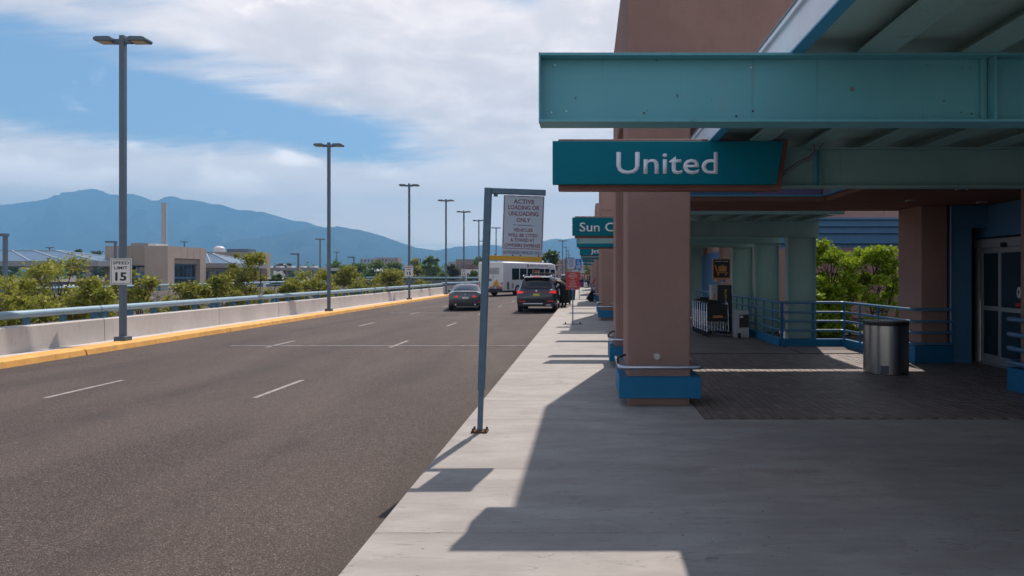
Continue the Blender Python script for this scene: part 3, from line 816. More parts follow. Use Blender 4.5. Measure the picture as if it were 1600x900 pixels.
MB().box(4.12, 4.165, yy, 11.95, 3.01, 3.036).build('fascia_edge', M_EDGE, term)
MB().box(4.20, 4.30, 7.5, 11.99, 2.93, 3.03).build('soffit_edge', M_STUCD, term)
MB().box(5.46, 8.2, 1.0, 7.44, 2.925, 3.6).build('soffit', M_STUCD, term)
# piers
def pier(x0, x1, y0, y1, lbl=None):
    p = MB().box(x0, x1, y0, y1, 0.33, 2.924).build('pier', M_STUC, term, bevel=.02)
    MB().box(x0 + .02, x1 - .02, y0 + .02, y1 - .02, 0, .33).build('pier_foot', M_STUC, term)
    MB().box(x0 - .17, x1 + .04, y0 - .10, y1 + .03, .0, .325).build('pier_collar', M_BLUE, term, bevel=.008)
pier(6.20, 6.69, 12.66, 13.6)
pier(6.17, 7.3, 8.2, 9.72)
for z in (.385, .59, .79, 1.007):
    MB().tube([(7.2, 9.82, z), (6.14, 9.84, z), (6.06, 9.80, z), (6.03, 9.70, z), (6.03, 8.0, z)], .034, 10).build('wrap_rail', M_RAIL, term, smooth=60)
# pilaster, header, door wall
MB().box(6.735, 7.12, 12.62, 13.87, 0, 2.5).build('pilaster', M_BLUE2, term, bevel=.01)
MB().box(6.735, 8.1, 12.60, 13.87, 2.5015, 2.92).build('header', M_BLUE2, term, bevel=.01)
MB().box(7.1215, 7.45, 13.0, 13.87, 0, 2.50).build('dark_reveal', M_BLACK, term)
MB().box(7.40, 7.7, 9.6, 13.0, 2.33, 2.92).build('door_header_wall', M_BLUE2, term)
MB().box(7.7, 12, -8, 14.0, 0, 3.8).build('inner_wall', M_BLUE2, term)
MB().box(7.42, 7.7, -8, 9.7, 0, 2.924).build('front_wall', M_BLUE2, term)
MB().box(8.21, 16, -10, 14.05, 3.81, 6.5).build('upper_wall', M_STUC, term)
MB().box(7.30, 7.42, 9.7, 12.9, 0, .012).build('threshold', M_ALU, term)
for (lx_, ly_) in ((5.6, 11.8), (5.6, 10.2), (7.0, 12.1), (5.6, 8.6)):
    dl = MB().cyl((lx_, ly_, 2.905), (lx_, ly_, 2.924), .09, n=18).build('downlight_trim', M_ALU, term, smooth=40)
    MB().cyl((lx_, ly_, 2.901), (lx_, ly_, 2.9045), .065, n=16).build('downlight_lens', M_GLASS, dl)
MB().tube([(6.71, 12.59, .05), (6.71, 12.59, 2.9)], .012, 6).build('conduit', M_ALU, term)
MB().box(7.385, 7.399, 9.76, 9.90, 1.35, 1.55).build('door_button', M_ALU, term)
door = thing('sliding_door', 'white framed glass sliding entrance door beside the blue pilaster', 'door', (7.4, 11.3, 0))
MB().box(7.33, 7.42, 9.72, 12.92, 2.13, 2.29).build('header_box', M_ALU, door, bevel=.008)
MB().box(7.36, 7.42, 12.86, 12.94, 0.012, 2.13).build('jamb', M_ALU, door)
MB().cyl((7.26, 11.95, 2.16), (7.33, 11.95, 2.16), .045, n=12).build('motion_sensor', M_BLACK, door)
def leaf(x, ya, yb, name='door_leaf'):
    f = MB(); s = .065
    f.box(x - .02, x + .02, ya, ya + s, .02, 2.125); f.box(x - .02, x + .02, yb - s, yb, .02, 2.125)
    f.box(x - .0195, x + .0195, ya + s, yb - s, .02, .17); f.box(x - .0195, x + .0195, ya + s, yb - s, 2.03, 2.124); f.box(x - .0195, x + .0195, ya + s, yb - s, .98, 1.06)
    lf = f.build(name, M_ALU, door, bevel=.003)
    MB().box(x - .004, x + .004, ya + s - .002, yb - s + .002, .165, .985).build('glass_pane', M_DGLASS, lf)
    MB().box(x - .004, x + .004, ya + s - .002, yb - s + .002, 1.055, 2.035).build('glass_pane', M_DGLASS, lf)
    return lf
leaf(7.43, 12.15, 12.84)
lf = leaf(7.37, 11.4, 12.2)
leaf(7.37, 10.55, 11.38); leaf(7.43, 9.8, 10.6)
M_RED = mat('sign_red', (0.50, 0.04, 0.045), 0.45, var=0.06)
def sticker(y, z):
    MB().prism([(y + .055 * math.cos(t), z + .1 * math.sin(t)) for t in [i * math.pi / 8 for i in range(16)]], 'x', 7.352, 7.3655).build('door_decal', M_WHITE, lf)
    MB().prism([(y, z + .07), (y - .03, z + .0), (y - .01, z), (y - .01, z - .05), (y + .01, z - .05), (y + .01, z), (y + .03, z)], 'x', 7.350, 7.3515).build('decal_arrow', M_BLACK, lf)
    MB().box(7.352, 7.3655, y - .09, y + .09, z - .24, z - .18).build('door_decal', M_RED, lf)
sticker(11.62, 1.33)
# far part of the terminal behind the planter
wing = thing('terminal_wing', 'far terminal wing with blue bands above pink brown panels behind the green shrub', 'building', (9, 25.4, 0))
for i in range(7):
    x = 5.5 + i * 1.3
    if x > 12.5: break
    MB().box(x + .006, x + 1.294, 25.0, 25.4, 0, 2.55).build('wall_panel', M_PINK, wing)
    MB().box(x + .006, x + 1.294, 24.98, 25.4, 2.12, 2.32).build('wall_panel', M_LILAC, wing) if False else None
for z0, z1, yy, m_ in ((2.555, 2.62, 24.99, M_LILAC), (2.625, 2.75, 25.0, M_BLUE2), (2.755, 3.12, 24.90, M_BLUE2), (3.125, 3.36, 24.80, M_BLUE2), (3.365, 3.60, 24.70, M_BLUE2), (3.605, 3.68, 24.6, M_BLUE2)):
    MB().box(5.5, 14, yy, 25.4, z0, z1).build('blue_band', m_, wing, bevel=.01)
for x in (5.5, 8.2, 10.9): MB().box(x + .006, x + 2.694, 25.05, 25.4, 3.69, 4.6).build('upper_panel', M_PINK, wing)
MB().box(13.9, 14.2, 14.2, 25.4, -.1, 3.6).build('side_wall', M_PINK, wing)
MB().box(5.5, 14.2, 25.41, 27.6, 0, 4.55).build('building_mass', M_PINK, wing)
# long facade beyond, one bay after another
for k in range(1, 6):
    ft = thing('terminal_bay', ['', 'blue and brown terminal bay seen behind the cart rack', 'terminal bay beyond the cart rack bay', 'far terminal bay down the walk', 'farther terminal bay down the walk', 'last terminal bay down the walk'][k], 'building', (7.5, 13 + PITCH * k, 0), group='terminal bays down the walk')
    y0 = 28.0 + PITCH * (k - 1)
    MB().box(4.6, 8.2, y0 - 1.5, y0 + 3, 2.925, 3.6).build('soffit', M_STUCD, ft)
    MB().box(7.4, 7.9, y0 - .3, y0 + 15.2, 0, 2.9).build('wall', M_BLUE2, ft)
    MB().box(7.42, 9, y0 - .3, y0 + 15.2, 2.905, 4.4).build('upper_wall', M_PINK, ft)
    for j in range(3):
        f = MB().box(7.33, 7.395, y0 + 1 + j * 2.2, y0 + 2.9 + j * 2.2, 0.05, 2.3).build('window_frame', M_ALU, ft)
        MB().box(7.318, 7.325, y0 + 1.1 + j * 2.2, y0 + 2.8 + j * 2.2, .12, 2.2).build('glass_pane', M_DGLASS, f)
    MB().box(5.6, 6.1, y0, y0 + .9, 0, 2.92).build('pier', M_STUC, ft)

# ------------------------------------------------------------------ planter railing
rl = thing('planter_railing', 'blue four bar railing on a blue curb round the planter', 'railing', (5, 15.6, 0))
ctrl = [(4.43, 27.5), (4.44, 19.5), (4.46, 15.62), (5.88, 15.62), (5.93, 13.9), (5.96, 12.72), (6.04, 12.56), (6.72, 12.54)]
def roundpath(P, r=.08):
    out = [P[0]]
    for a, b, c in zip(P[:-2], P[1:-1], P[2:]):
        b = Vector(b); u = (Vector(a) - b); v = (Vector(c) - b); rr = min(r, u.length / 3, v.length / 3)
        u.normalize(); v.normalize()
        for t in (0, .5, 1): p = (b + u * rr) * (1 - t) ** 2 + b * 2 * t * (1 - t) + (b + v * rr) * t * t; out.append((p.x, p.y))
    out.append(P[-1]); return out
rp = roundpath(ctrl)
for z in (.36, .57, .775, .995):
    MB().tube([(x, y, z) for x, y in rp], .026 if z < .9 else .03, 8).build('rail_bar', M_RAIL, rl, smooth=60)
for (a, b) in zip(ctrl[:4], ctrl[1:5]):
    a = Vector(a); b = Vector(b); L = (b - a).length; d = (b - a) / L; n = Vector((-d.y, d.x)) * .07
    MB().prism([tuple(a - n), tuple(b - n + d * 0.0), tuple(b + n), tuple(a + n)], 'z', 0, .165 ).build('curb', M_BLUE, rl)
    m_ = max(1, round(L / .72))
    for i in range(m_ + (0 if L > 5 else 1)):
        p = a + d * L * i / m_
        if (p - b).length < .05 and b != Vector(ctrl[4]): continue
        w = .045 if i % 3 else .07
        e = Vector((-d.y, d.x)) * .012
        q = [p - d * w / 2 - e, p + d * w / 2 - e, p + d * w / 2 + e, p - d * w / 2 + e]
        MB().prism([tuple(v) for v in q], 'z', .166, 1.0).build('railing_post', M_BLUE, rl)
tag(MB().box(4.52, 13.9, 15.7, 24.95, -.3, .05).build('planter_bed', M_SOIL, loc=(6, 20, .05)), 'soil planter bed behind the railing', kind='structure')
tag(MB().box(7.38, 7.7, -6, 9.7, -.3, -.002).build('door_step_paving', M_CON, loc=(7.5, 5, -.002)), 'concrete strip at the wall foot', kind='structure')
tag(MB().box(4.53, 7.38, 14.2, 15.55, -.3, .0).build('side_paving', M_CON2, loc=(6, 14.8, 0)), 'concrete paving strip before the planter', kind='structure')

# ------------------------------------------------------------------ litter bin
bx, by = 5.0, 11.42
bin_ = thing('litter_bin', 'round brushed steel litter bin with black rim standing on brick paving', 'litter bin', (bx, by, 0))
def cylinder_shell(mb, cx, cy, r, z0, z1, n=40):
    mb.cyl((cx, cy, z0), (cx, cy, z1), r, n=n)
b = MB(); cylinder_shell(b, bx, by, .352, .012, .80); b.build('bin_body', M_STEEL, bin_, smooth=40)
b = MB(); cylinder_shell(b, bx, by, .358, .802, .868); b.build('bin_rim', M_BLACK, bin_, smooth=40, bevel=.012)
b = MB(); cylinder_shell(b, bx, by, .20, .869, .872, 24); b.build('bin_opening', M_GLASS, bin_, smooth=40)
b = MB(); cylinder_shell(b, bx, by, .34, 0, .011); b.build('bin_foot', M_BLACK, bin_, smooth=40)
MB().box(bx - .24, bx - .10, by - .352, by - .33, .02, .16).build('bin_label', M_CHROME, bin_)

# ------------------------------------------------------------------ luggage carts and their rack
def make_cart():
    t = thing('luggage_cart', 'cart', 'luggage cart', (0, 0, 0))
    f = MB()
    w = .29
    for s in (-1, 1):
        f.tube([(s * w, -.05, .09), (s * w, -.02, .55), (s * w * .98, .02, .86), (s * w * .8, .03, .90)], .014, 6)
        f.tube([(s * w, -.04, .14), (s * w * .7, .55, .13), (s * w * .35, .72, .13)], .013, 6)
        f.tube([(s * w * .9, .0, .70), (s * w * .55, .1, .45), (s * w * .5, .5, .16)], .009, 6)
    for z in (.30, .5): f.tube([(-w, -.03, z), (w, -.03, z)], .009, 6)
    for k in range(5): f.tube([(-.16 + .08 * k, -.02, .14), (-.16 + .08 * k, -.02, .52)], .007, 5)
    f.tube([(-w, -.04, .16), (w, -.04, .16)], .012, 6)
    f.build('cart_frame', M_CHROME, t, smooth=60)
    MB().box(-w + .015, w - .015, -.035, -.02, .40, .84).build('ad_panel', M_BLACK, t)
    for s in (-1, 1): MB().box(s * w - .006, s * w + .006, .0, .17, .30, .66).build('side_panel', mat('cart_side', (.16, .14, .13), .5), t)
    MB().tube([(-w * .8, .03, .90), (w * .8, .03, .90)], .019, 8).build('handle', M_BLACK, t, smooth=True)
    MB().box(-.13, .13, -.05, -.036, .50, .56).build('orange_grip', mat('cart_orange', (0.55, 0.22, 0.05), .5), t)
    for s in (-1, 1):
        MB().cyl((s * w - .02, -.05, .07), (s * w + .02, -.05, .07), .07, n=12).build('wheel', M_RUB, t, smooth=40)
    MB().cyl((-.02, .66, .06), (.02, .66, .06), .06, n=12).build('wheel', M_RUB, t, smooth=40)
    return t
c0 = make_cart()
c0.location = (3.43, 17.95, 0); c0.rotation_euler = (0, 0, R(6))
c0['label'] = 'front luggage cart of the nested row, with orange grip facing out'
c0['group'] = 'nested luggage carts'
lb = ['second luggage cart in the nested row behind the front one', 'third luggage cart in the nested row', 'fourth luggage cart in the nested row', 'fifth luggage cart in the nested row', 'sixth luggage cart in the nested row', 'last luggage cart at the left end of the row, beside the mauve column']
for i in range(6):
    dup(c0, (3.43 - .012 * (i + 1), 17.95 + .30 * (i + 1), 0), label=lb[i], group='nested luggage carts')
M_ORANGE = mat('cart_orange')
rk = thing('cart_payment_box', 'tall black cart payment box with vertical lettering and a cart sign on top', 'vending box', (3.85, 19.6, 0))
MB().box(3.62, 4.02, 19.5, 19.9, 0, 1.33).build('box_body', M_BLACK, rk, bevel=.01)
MB().box(3.44, 3.617, 19.52, 19.9, .62, 1.34).build('side_cabinet', M_ALU, rk, bevel=.008)
MB().box(3.50, 3.55, 19.512, 19.52, .75, 1.1).build('cabinet_slot', M_ORANGE, rk)
M_TL = mat('box_lettering_blue', (0.32, 0.42, 0.62), .5); 
text('lettering', 'smarte', M_TL, rk, (3.875 - 3.85, -.102, .76), height=.09, width=.30, rot=(R(90), R(-90), 0), bold=.01)
text('lettering', 'carte', mat('box_lettering_yellow', (0.55, 0.42, 0.08), .5), rk, (3.875 - 3.85, -.102, 1.08), height=.09, width=.28, rot=(R(90), R(-90), 0), bold=.01)
MB().box(3.76, 3.81, 19.66, 19.72, 1.331, 1.62).build('sign_post', M_CHROME, rk)
hd = MB().box(3.50, 3.99, 19.60, 19.70, 1.50, 2.08).build('sign_board', M_ORANGE, rk)
hd2 = MB().box(3.515, 3.975, 19.59, 19.599, 1.545, 2.065).build('sign_face', M_BLACK, hd)
text('lettering', 'smarte carte', M_LETTER, rk, (3.745 - 3.85, -.012, 2.0), height=.035, width=.38, bold=.01)
ic = MB()
ic.box(3.66, 3.89, 19.582, 19.589, 1.72, 1.88); ic.box(3.74, 3.81, 19.582, 19.589, 1.881, 1.91)
ic.prism([(3.54, 1.90), (3.58, 1.91), (3.64, 1.70), (3.93, 1.70), (3.93, 1.675), (3.62, 1.675)], 'y', 19.582, 19.589)
for cx_ in (3.65, 3.87): ic.cyl((cx_, 19.582, 1.635), (cx_, 19.589, 1.635), .03, n=12)
ic.build('cart_symbol', M_ORANGE, hd)
for i, c_ in enumerate(((.45, .45, .5), (.5, .2, .05), (.1, .3, .5), (.5, .1, .1), (.45, .45, .5))):
    MB().box(3.52 + i * .09, 3.60 + i * .09, 19.60, 19.61, 1.42, 1.49).build('card_sticker', mat('sticker_%d' % i, c_, .5), hd)
rk.location.x += .12
ks = thing('return_kiosk', 'small grey and black cart return kiosk standing at the railing', 'kiosk', (4.05, 17.7, 0))
MB().box(3.82, 4.18, 17.6, 17.95, 0, .70).build('kiosk_body', M_ALU, ks, bevel=.01)
MB().box(3.93, 4.17, 17.588, 17.599, .27, .60).build('kiosk_panel', M_BLACK, ks)
MB().box(3.945, 4.02, 17.58, 17.587, .52, .57).build('kiosk_card', M_WHITE, ks)
MB().cyl((3.88, 17.5, .07), (3.93, 17.5, .07), .07, n=12).build('wheel', M_RUB, ks)
MB().tube([(3.72, 17.75, .06), (3.42, 18.1, .06)], .02, 6).build('floor_bar', M_CHROME, ks)
rb2 = thing('recycling_bin', 'low black and steel recycling bin behind the luggage carts', 'litter bin', (3.5, 21, 0))
MB().box(3.52, 3.98, 21.2, 21.6, 0, .80).build('bin_body', M_STEEL, rb2, bevel=.02)
MB().box(3.50, 4.0, 21.18, 21.62, .81, .93).build('bin_lid', M_BLACK, rb2, bevel=.02)
MB().box(3.70, 3.80, 21.17, 21.19, .1, .80).build('bin_stripe', M_BLACK, rb2)

# ------------------------------------------------------------------ kerbside sign on tilted post
M_SIGNW = mat('sign_face_pale', (0.42, 0.48, 0.58), 0.5, var=0.06, scale=5)
M_MAROON = mat('sign_maroon', (0.20, 0.035, 0.06), 0.5)
M_INK = mat('sign_ink_blue', (0.08, 0.12, 0.20), 0.5)
M_AMBER = mat('amber_bar', (0.55, 0.30, 0.02), 0.55, var=.1)
M_POSTB = mat('post_blue_grey', (0.085, 0.16, 0.235), 0.5, var=0.2, scale=9, dirt=0.25)
ps = thing('parking_notice_sign', 'bent blue grey post carrying the pale Active Loading notice and an amber bar', 'sign', (0, 0, 0))
MB().box(-.026, .026, -.026, .026, .02, .46).build('post_stub', M_POSTB, ps, bevel=.004)
MB().box(-.036, .036, -.036, .036, .44, 2.55).build('post', M_POSTB, ps, bevel=.005)
MB().box(.0365, .60, -.030, .030, 2.49, 2.549).build('arm', M_POSTB, ps, bevel=.005)
MB().box(-.085, .085, -.07, .07, 0, .018).build('base_plate', M_RUST, ps, bevel=.004)
for bx_, by_ in ((-.065, -.05), (.065, -.05), (-.065, .05), (.065, .05)): MB().cyl((bx_, by_, .018), (bx_, by_, .045), .012, n=8).build('bolt', M_RUST, ps)
pn = MB().box(.165, .59, -.012, -.008, 1.85, 2.48).build('sign_panel', M_SIGNW, ps)
fr = MB()
X0, X1, Z0, Z1 = .172, .583, 1.925, 2.475
for k in range(1):
    w = .006
    fr.box(X0 + .02, X1 - .02, -.0135, -.0122, Z0, Z0 + w); fr.box(X0 + .02, X1 - .02, -.0135, -.0122, Z1 - w, Z1)
    fr.box(X0, X0 + w, -.0135, -.0122, Z0 + .02, Z1 - .02); fr.box(X1 - w, X1, -.0135, -.0122, Z0 + .02, Z1 - .02)
    for cx_, cz_, a0 in ((X0 + .02, Z0 + .02, 180), (X1 - .02, Z0 + .02, 270), (X1 - .02, Z1 - .02, 0), (X0 + .02, Z1 - .02, 90)):
        for i in range(4):
            a, b = R(a0 + i * 22.5), R(a0 + (i + 1) * 22.5)
            P = [(cx_ + .02 * math.cos(a), cz_ + .02 * math.sin(a)), (cx_ + .02 * math.cos(b), cz_ + .02 * math.sin(b)), (cx_ + .014 * math.cos(b), cz_ + .014 * math.sin(b)), (cx_ + .014 * math.cos(a), cz_ + .014 * math.sin(a))]
            fr.prism(P, 'y', -.0135, -.0122)
fr.build('sign_border', M_MAROON, ps)
XM = .378
for s, zz, h, w_, m_ in (('ACTIVE', 2.397, .044, .215, M_MAROON), ('LOADING OR', 2.335, .044, .325, M_MAROON), ('UNLOADING', 2.271, .044, .31, M_MAROON), ('ONLY', 2.205, .044, .14, M_MAROON),
                         ('CITY ORDINANCE 8-5-1', 2.165, .013, .22, M_INK), ('VEHICLES', 2.105, .034, .20, M_MAROON), ('WILL BE CITED', 2.052, .034, .31, M_MAROON),
                         ('& TOWED AT', 2.000, .034, .25, M_MAROON), ('OWNERS EXPENSE', 1.945, .034, .375, M_MAROON), ('AUTHORIZED VEHICLES ONLY', 1.872, .032, .40, M_INK)):
    text('lettering', s, m_, pn, (XM, -.0125, zz), height=h, width=w_, bold=.014, ext=.001)
MB().box(.0365, .585, -.028, .028, 1.795, 1.848).build('amber_bar', M_AMBER, ps, bevel=.004)
for bx_ in (.10, .28, .36, .55): MB().cyl((bx_, -.014, 1.856), (bx_, 0.0, 1.856), .011, n=8).build('bolt', M_POSTB, ps)
MB().box(.06, .10, -.01, .01, 2.462, 2.489).build('hanging_tab', M_POSTB, ps)
for bx_ in (.2, .3, .46, .56): MB().cyl((bx_, -.016, 2.466), (bx_, -.012, 2.466), .007, n=8).build('bolt', M_WHITE, ps)
ps.location = (-1.118, 7.13, 0); ps.rotation_euler = (0, R(2.0), 0)

# red stand sign
def red_stand(loc, label, s=1.0):
    t = thing('red_notice_stand', label, 'sign', (0, 0, 0), group='red notice stands on the pavement')
    MB().box(-.018, .018, -.018, .018, .03, 1.20).build('post', M_BLUE, t)
    MB().box(-.33, .33, -.02, .02, .0, .025).build('foot_bar', M_GREYB, t)
    for sx in (-.24, .24): MB().box(sx - .02, sx + .02, -.05, .05, .0255, .075).build('foot_weight', M_BLACK, t)
    p = MB().box(-.225, .225, -.026, -.019, 1.14, 1.71).build('sign_panel', M_RED, t, bevel=.002)
    e = MB(); e.box(-.232, .232, -.0245, -.0195, 1.133, 1.139); e.box(-.232, .232, -.0245, -.0195, 1.711, 1.718); e.build('sign_edge', M_LILAC, p)
    for q_, (st, w_, h_) in enumerate((('ACTIVE', .17, .030), ('LOADING OR', .27, .030), ('UNLOADING', .28, .030), ('ONLY', .12, .030), ('CITY ORDINANCE 8-5-1', .24, .012), ('VEHICLES', .15, .026), ('WILL BE CITED', .22, .026), ('& TOWED AT', .2, .026), ('OWNERS EXPENSE', .29, .026))):
        text('lettering', st, M_LETTER, p, (0, -.027, 1.645 - q_ * .053), height=h_, width=w_, bold=.01, ext=.001)
    MB().box(-.06, .06, -.034, -.0275, 1.115, 1.18).build('post_cap', M_LILAC, t)
    t.location = loc; return t
red_stand((-.46, 22.3, 0), 'red notice on a blue post, standing on the pavement nearest the camera')
red_stand((-.05, 84, 0), 'small distant red notice beside the people far down the pavement')
# distant sign pair
M_ACC = mat('accessible_blue', (0.02, 0.16, 0.50), 0.5)
fs = thing('kerb_sign_frame', 'distant blue frame with a pale notice and a blue wheelchair sign', 'sign', (-1.42, 45, 0))
MB().box(-1.45, -1.38, 44.97, 45.03, 0, 2.72).build('post', M_POSTB, fs)
MB().box(-1.38, -.82, 44.97, 45.03, 2.66, 2.72).build('arm', M_POSTB, fs)
p = MB().box(-1.27, -.80, 44.955, 44.965, 1.98, 2.65).build('sign_panel', M_SIGNW, fs)
for i_ in range(7): MB().box(-1.2, -.87, 44.952, 44.9545, 2.56 - i_ * .07, 2.585 - i_ * .07).build('print_line', M_INK, p)
MB().box(-1.38, -.86, 44.97, 45.03, 1.90, 1.955).build('amber_bar', M_AMBER, fs)
ac = thing('accessible_parking_sign', 'small blue sign with white wheelchair symbol on its own post', 'sign', (-.5, 44.5, 0))
MB().box(-.52, -.48, 44.5, 44.54, 0, 2.62).build('post', M_POSTB, ac)
p = MB().box(-.74, -.34, 44.47, 44.48, 1.95, 2.63).build('sign_panel', M_ACC, ac)
wc = MB(); cx_, cz_ = -.55, 2.38
for i in range(10):
    a, b = R(150 + i * 24), R(150 + (i + 1) * 24)
    wc.prism([(cx_ + .09 * math.cos(a), cz_ + .09 * math.sin(a)), (cx_ + .09 * math.cos(b), cz_ + .09 * math.sin(b)), (cx_ + .065 * math.cos(b), cz_ + .065 * math.sin(b)), (cx_ + .065 * math.cos(a), cz_ + .065 * math.sin(a))], 'y', 44.464, 44.469)
wc.cyl((cx_ - .02, 44.464, 2.56), (cx_ - .02, 44.469, 2.56), .025, n=10)
wc.box(cx_ - .035, cx_ - .005, 44.464, 44.469, 2.40, 2.53); wc.box(cx_ - .005, cx_ + .08, 44.464, 44.469, 2.40, 2.43); wc.box(cx_ + .065, cx_ + .095, 44.464, 44.469, 2.29, 2.40); wc.box(cx_ + .09, cx_ + .13, 44.464, 44.469, 2.28, 2.30)
wc.build('wheelchair_symbol', M_LETTER, p)
for i_ in range(4): MB().box(-.69, -.39, 44.464, 44.469, 2.20 - i_ * .06, 2.225 - i_ * .06).build('print_line', M_LETTER, p)

# ------------------------------------------------------------------ street lamps
def lamp(loc, label, h=7.55, heads=2, sign=None, group='double headed lamps along the far kerb'):
    t = thing('street_lamp', label, 'street lamp', (0, 0, 0), group=group)
    MB().box(-.062, .062, -.062, .062, .12, h).build('pole', M_GREYB, t, bevel=.01)
    MB().box(-.14, .14, -.14, .14, 0, .13).build('base_box', M_GREYB, t, bevel=.015)
    for s in ((-1, 1) if heads == 2 else (-1,)):
        MB().box(s * .063, s * .24, -.035, .035, h - .20, h - .09).build('arm', M_GREYB, t)
        prof_ = [(s * .20, -.17), (s * .20, -.08), (s * .26, -.055), (s * .56, -.06), (s * .63, -.09), (s * .63, -.145), (s * .60, -.17)]
        hd_ = MB().prism([(x, h + z) for x, z in prof_], 'y', -.17, .17).build('lamp_head', M_GREYB, t, bevel=.012)
        MB().box(s * .26, s * .58, -.13, .13, h - .178, h - .1705).build('lens', mat('lamp_lens', (.55, .5, .4), .3), hd_)
    if sign:
        z0, z1, w_ = sign
        q = MB().box(-w_ / 2, w_ / 2, -.078, -.072, z0, z1).build('speed_sign', M_WHITE, t, bevel=.001)
        e = MB(); u = .025; v = .012
        for (a, b, c, d) in ((-w_ / 2 + u, w_ / 2 - u, z0 + u, z0 + u + v), (-w_ / 2 + u, w_ / 2 - u, z1 - u - v, z1 - u), (-w_ / 2 + u, -w_ / 2 + u + v, z0 + u + v, z1 - u - v), (w_ / 2 - u - v, w_ / 2 - u, z0 + u + v, z1 - u - v)):
            e.box(a, b, -.0795, -.0782, c, d)
        e.build('sign_border', M_BLACK, q)
        H = z1 - z0
        text('lettering', 'SPEED', M_BLACK, q, (0, -.0785, z0 + H * .775), height=H * .115, width=w_ * .76, bold=.02, ext=.001)
        text('lettering', 'LIMIT', M_BLACK, q, (0, -.0785, z0 + H * .585), height=H * .115, width=w_ * .62, bold=.02, ext=.001)
        text('lettering', '15', M_BLACK, q, (0, -.0785, z0 + H * .16), height=H * .30, width=w_ * .52, bold=.035, ext=.001)
    t.location = loc; return t
PX = -11.45
lamp((PX, 16.85, -.02), 'nearest tall double lamp on the far kerb, with a speed limit 15 sign', 7.55, sign=(1.41, 2.05, .53))
lamp((PX, 30.3, -.02), 'second tall double lamp along the far kerb, without a sign', 7.5)
lamp((PX, 44.0, -.02), 'third double lamp along the far kerb, with a small speed sign', 7.5, sign=(1.5, 2.2, .55))
lamp((PX + .1, 55.0, -.02), 'fourth double lamp where the parapet bends', 7.7)
lamp((PX + .1, 63.0, -.5), 'fifth double lamp behind the parapet, with a small speed sign', 8.0, sign=(1.95, 2.6, .5))
lamp((-11.6, 73.3, -.5), 'sixth double lamp, left of the notice post', 8.0)
lamp((-11.7, 88, -.5), 'seventh double lamp, between the notice post and the pale notice', 8.2)
lamp((-16.5, 109, -1.2), 'distant lamp showing low beside the notice post', 8.2)
for (x, D, top, lb_) in ((746, 150, 343, 'thin distant lamp left of the notice post'), (879, 95, 375, 'nearest of the lamps beyond the wheelchair sign'), (885, 118, 385, 'second of the lamps beyond the wheelchair sign'), (888, 145, 391, 'third of the lamps beyond the wheelchair sign'), (890, 180, 397, 'farthest of the lamps beyond the wheelchair sign')):
    if x == 746: continue
    X = (x - 917) * D / 1067; h = 1.65 + (428 - top) * D / 1067
    t = lamp((X, D, -.15), lb_, h + .15, 1 if x != 879 else 2, group='small lamps over the far end of the road')
def lot_lamp(x, top, D, label, one=True):
    X = (x - 917) * D / 1067; h = 1.65 - (top - 428) * D / 1067 - GZ
    t = thing('car_park_lamp', label, 'street lamp', (0, 0, 0), group='lamps in the car park')
    MB().box(-.13, .13, -.13, .13, 0, h).build('pole', M_GREYB, t)
    MB().box(-1.3, .15, -.25, .25, h - .12, h + .12).build('lamp_head', M_GREYB, t) if one else MB().box(-1.0, 1.0, -.25, .25, h - .1, h + .15).build('lamp_head', M_GREYB, t)
    t.location = (X, D, GZ)
lot_lamp(8, 367, 60, 'car park lamp at the left edge of the view')
lot_lamp(180, 378, 96, 'car park lamp beside the speed sign, against the concrete block')
lot_lamp(288, 378, 190, 'short lamp rising behind the concrete block roof', False)
lot_lamp(77, 387, 190, 'lamp rising behind the left blue roof', False)
lot_lamp(466, 397, 120, 'car park lamp right of the concrete block')
lot_lamp(500, 374, 150, 'taller car park lamp left of the second road lamp', False)
lot_lamp(553, 402, 140, 'car park lamp right of the second road lamp')
lot_lamp(657, 405, 190, 'car park lamp among trees right of the first small speed sign')
lot_lamp(526, 394, 230, 'bare pole beyond the second road lamp', False)
# ------------------------------------------------------------------ vegetation
def leaves(n, clumps, size, seed, squash=.8):
    r = np.random.RandomState(seed)
    C = np.array([c[:3] for c in clumps]); S = np.array([c[3] for c in clumps])
    w = S ** 2; idx = r.choice(len(C), n, p=w / w.sum())
    P = C[idx] + np.clip(r.normal(size=(n, 3)) * .52, -1.25, 1.25) * S[idx][:, None] * np.array([1, 1, squash])
    a = r.normal(size=(n, 3)); a /= np.linalg.norm(a, axis=1)[:, None]
    b = np.cross(a, r.normal(size=(n, 3))); b /= np.linalg.norm(b, axis=1)[:, None]
    s = size * r.uniform(.6, 1.4, n)[:, None]
    A = a * s; B = b * s * .55
    V = np.stack([P - A, P + B, P + A, P - B], axis=1).reshape(-1, 3)
    F = np.arange(n * 4).reshape(-1, 4)
    return V, F
def leaf_mesh(name, V, F, m):
    me = bpy.data.meshes.new(name)
    me.vertices.add(len(V)); me.vertices.foreach_set('co', V.astype(np.float32).ravel())
    me.loops.add(F.size); me.loops.foreach_set('vertex_index', F.ravel().astype(np.int32))
    me.polygons.add(len(F)); me.polygons.foreach_set('loop_start', np.arange(0, F.size, 4, dtype=np.int32))
    me.update(calc_edges=True); me.materials.append(m); return me
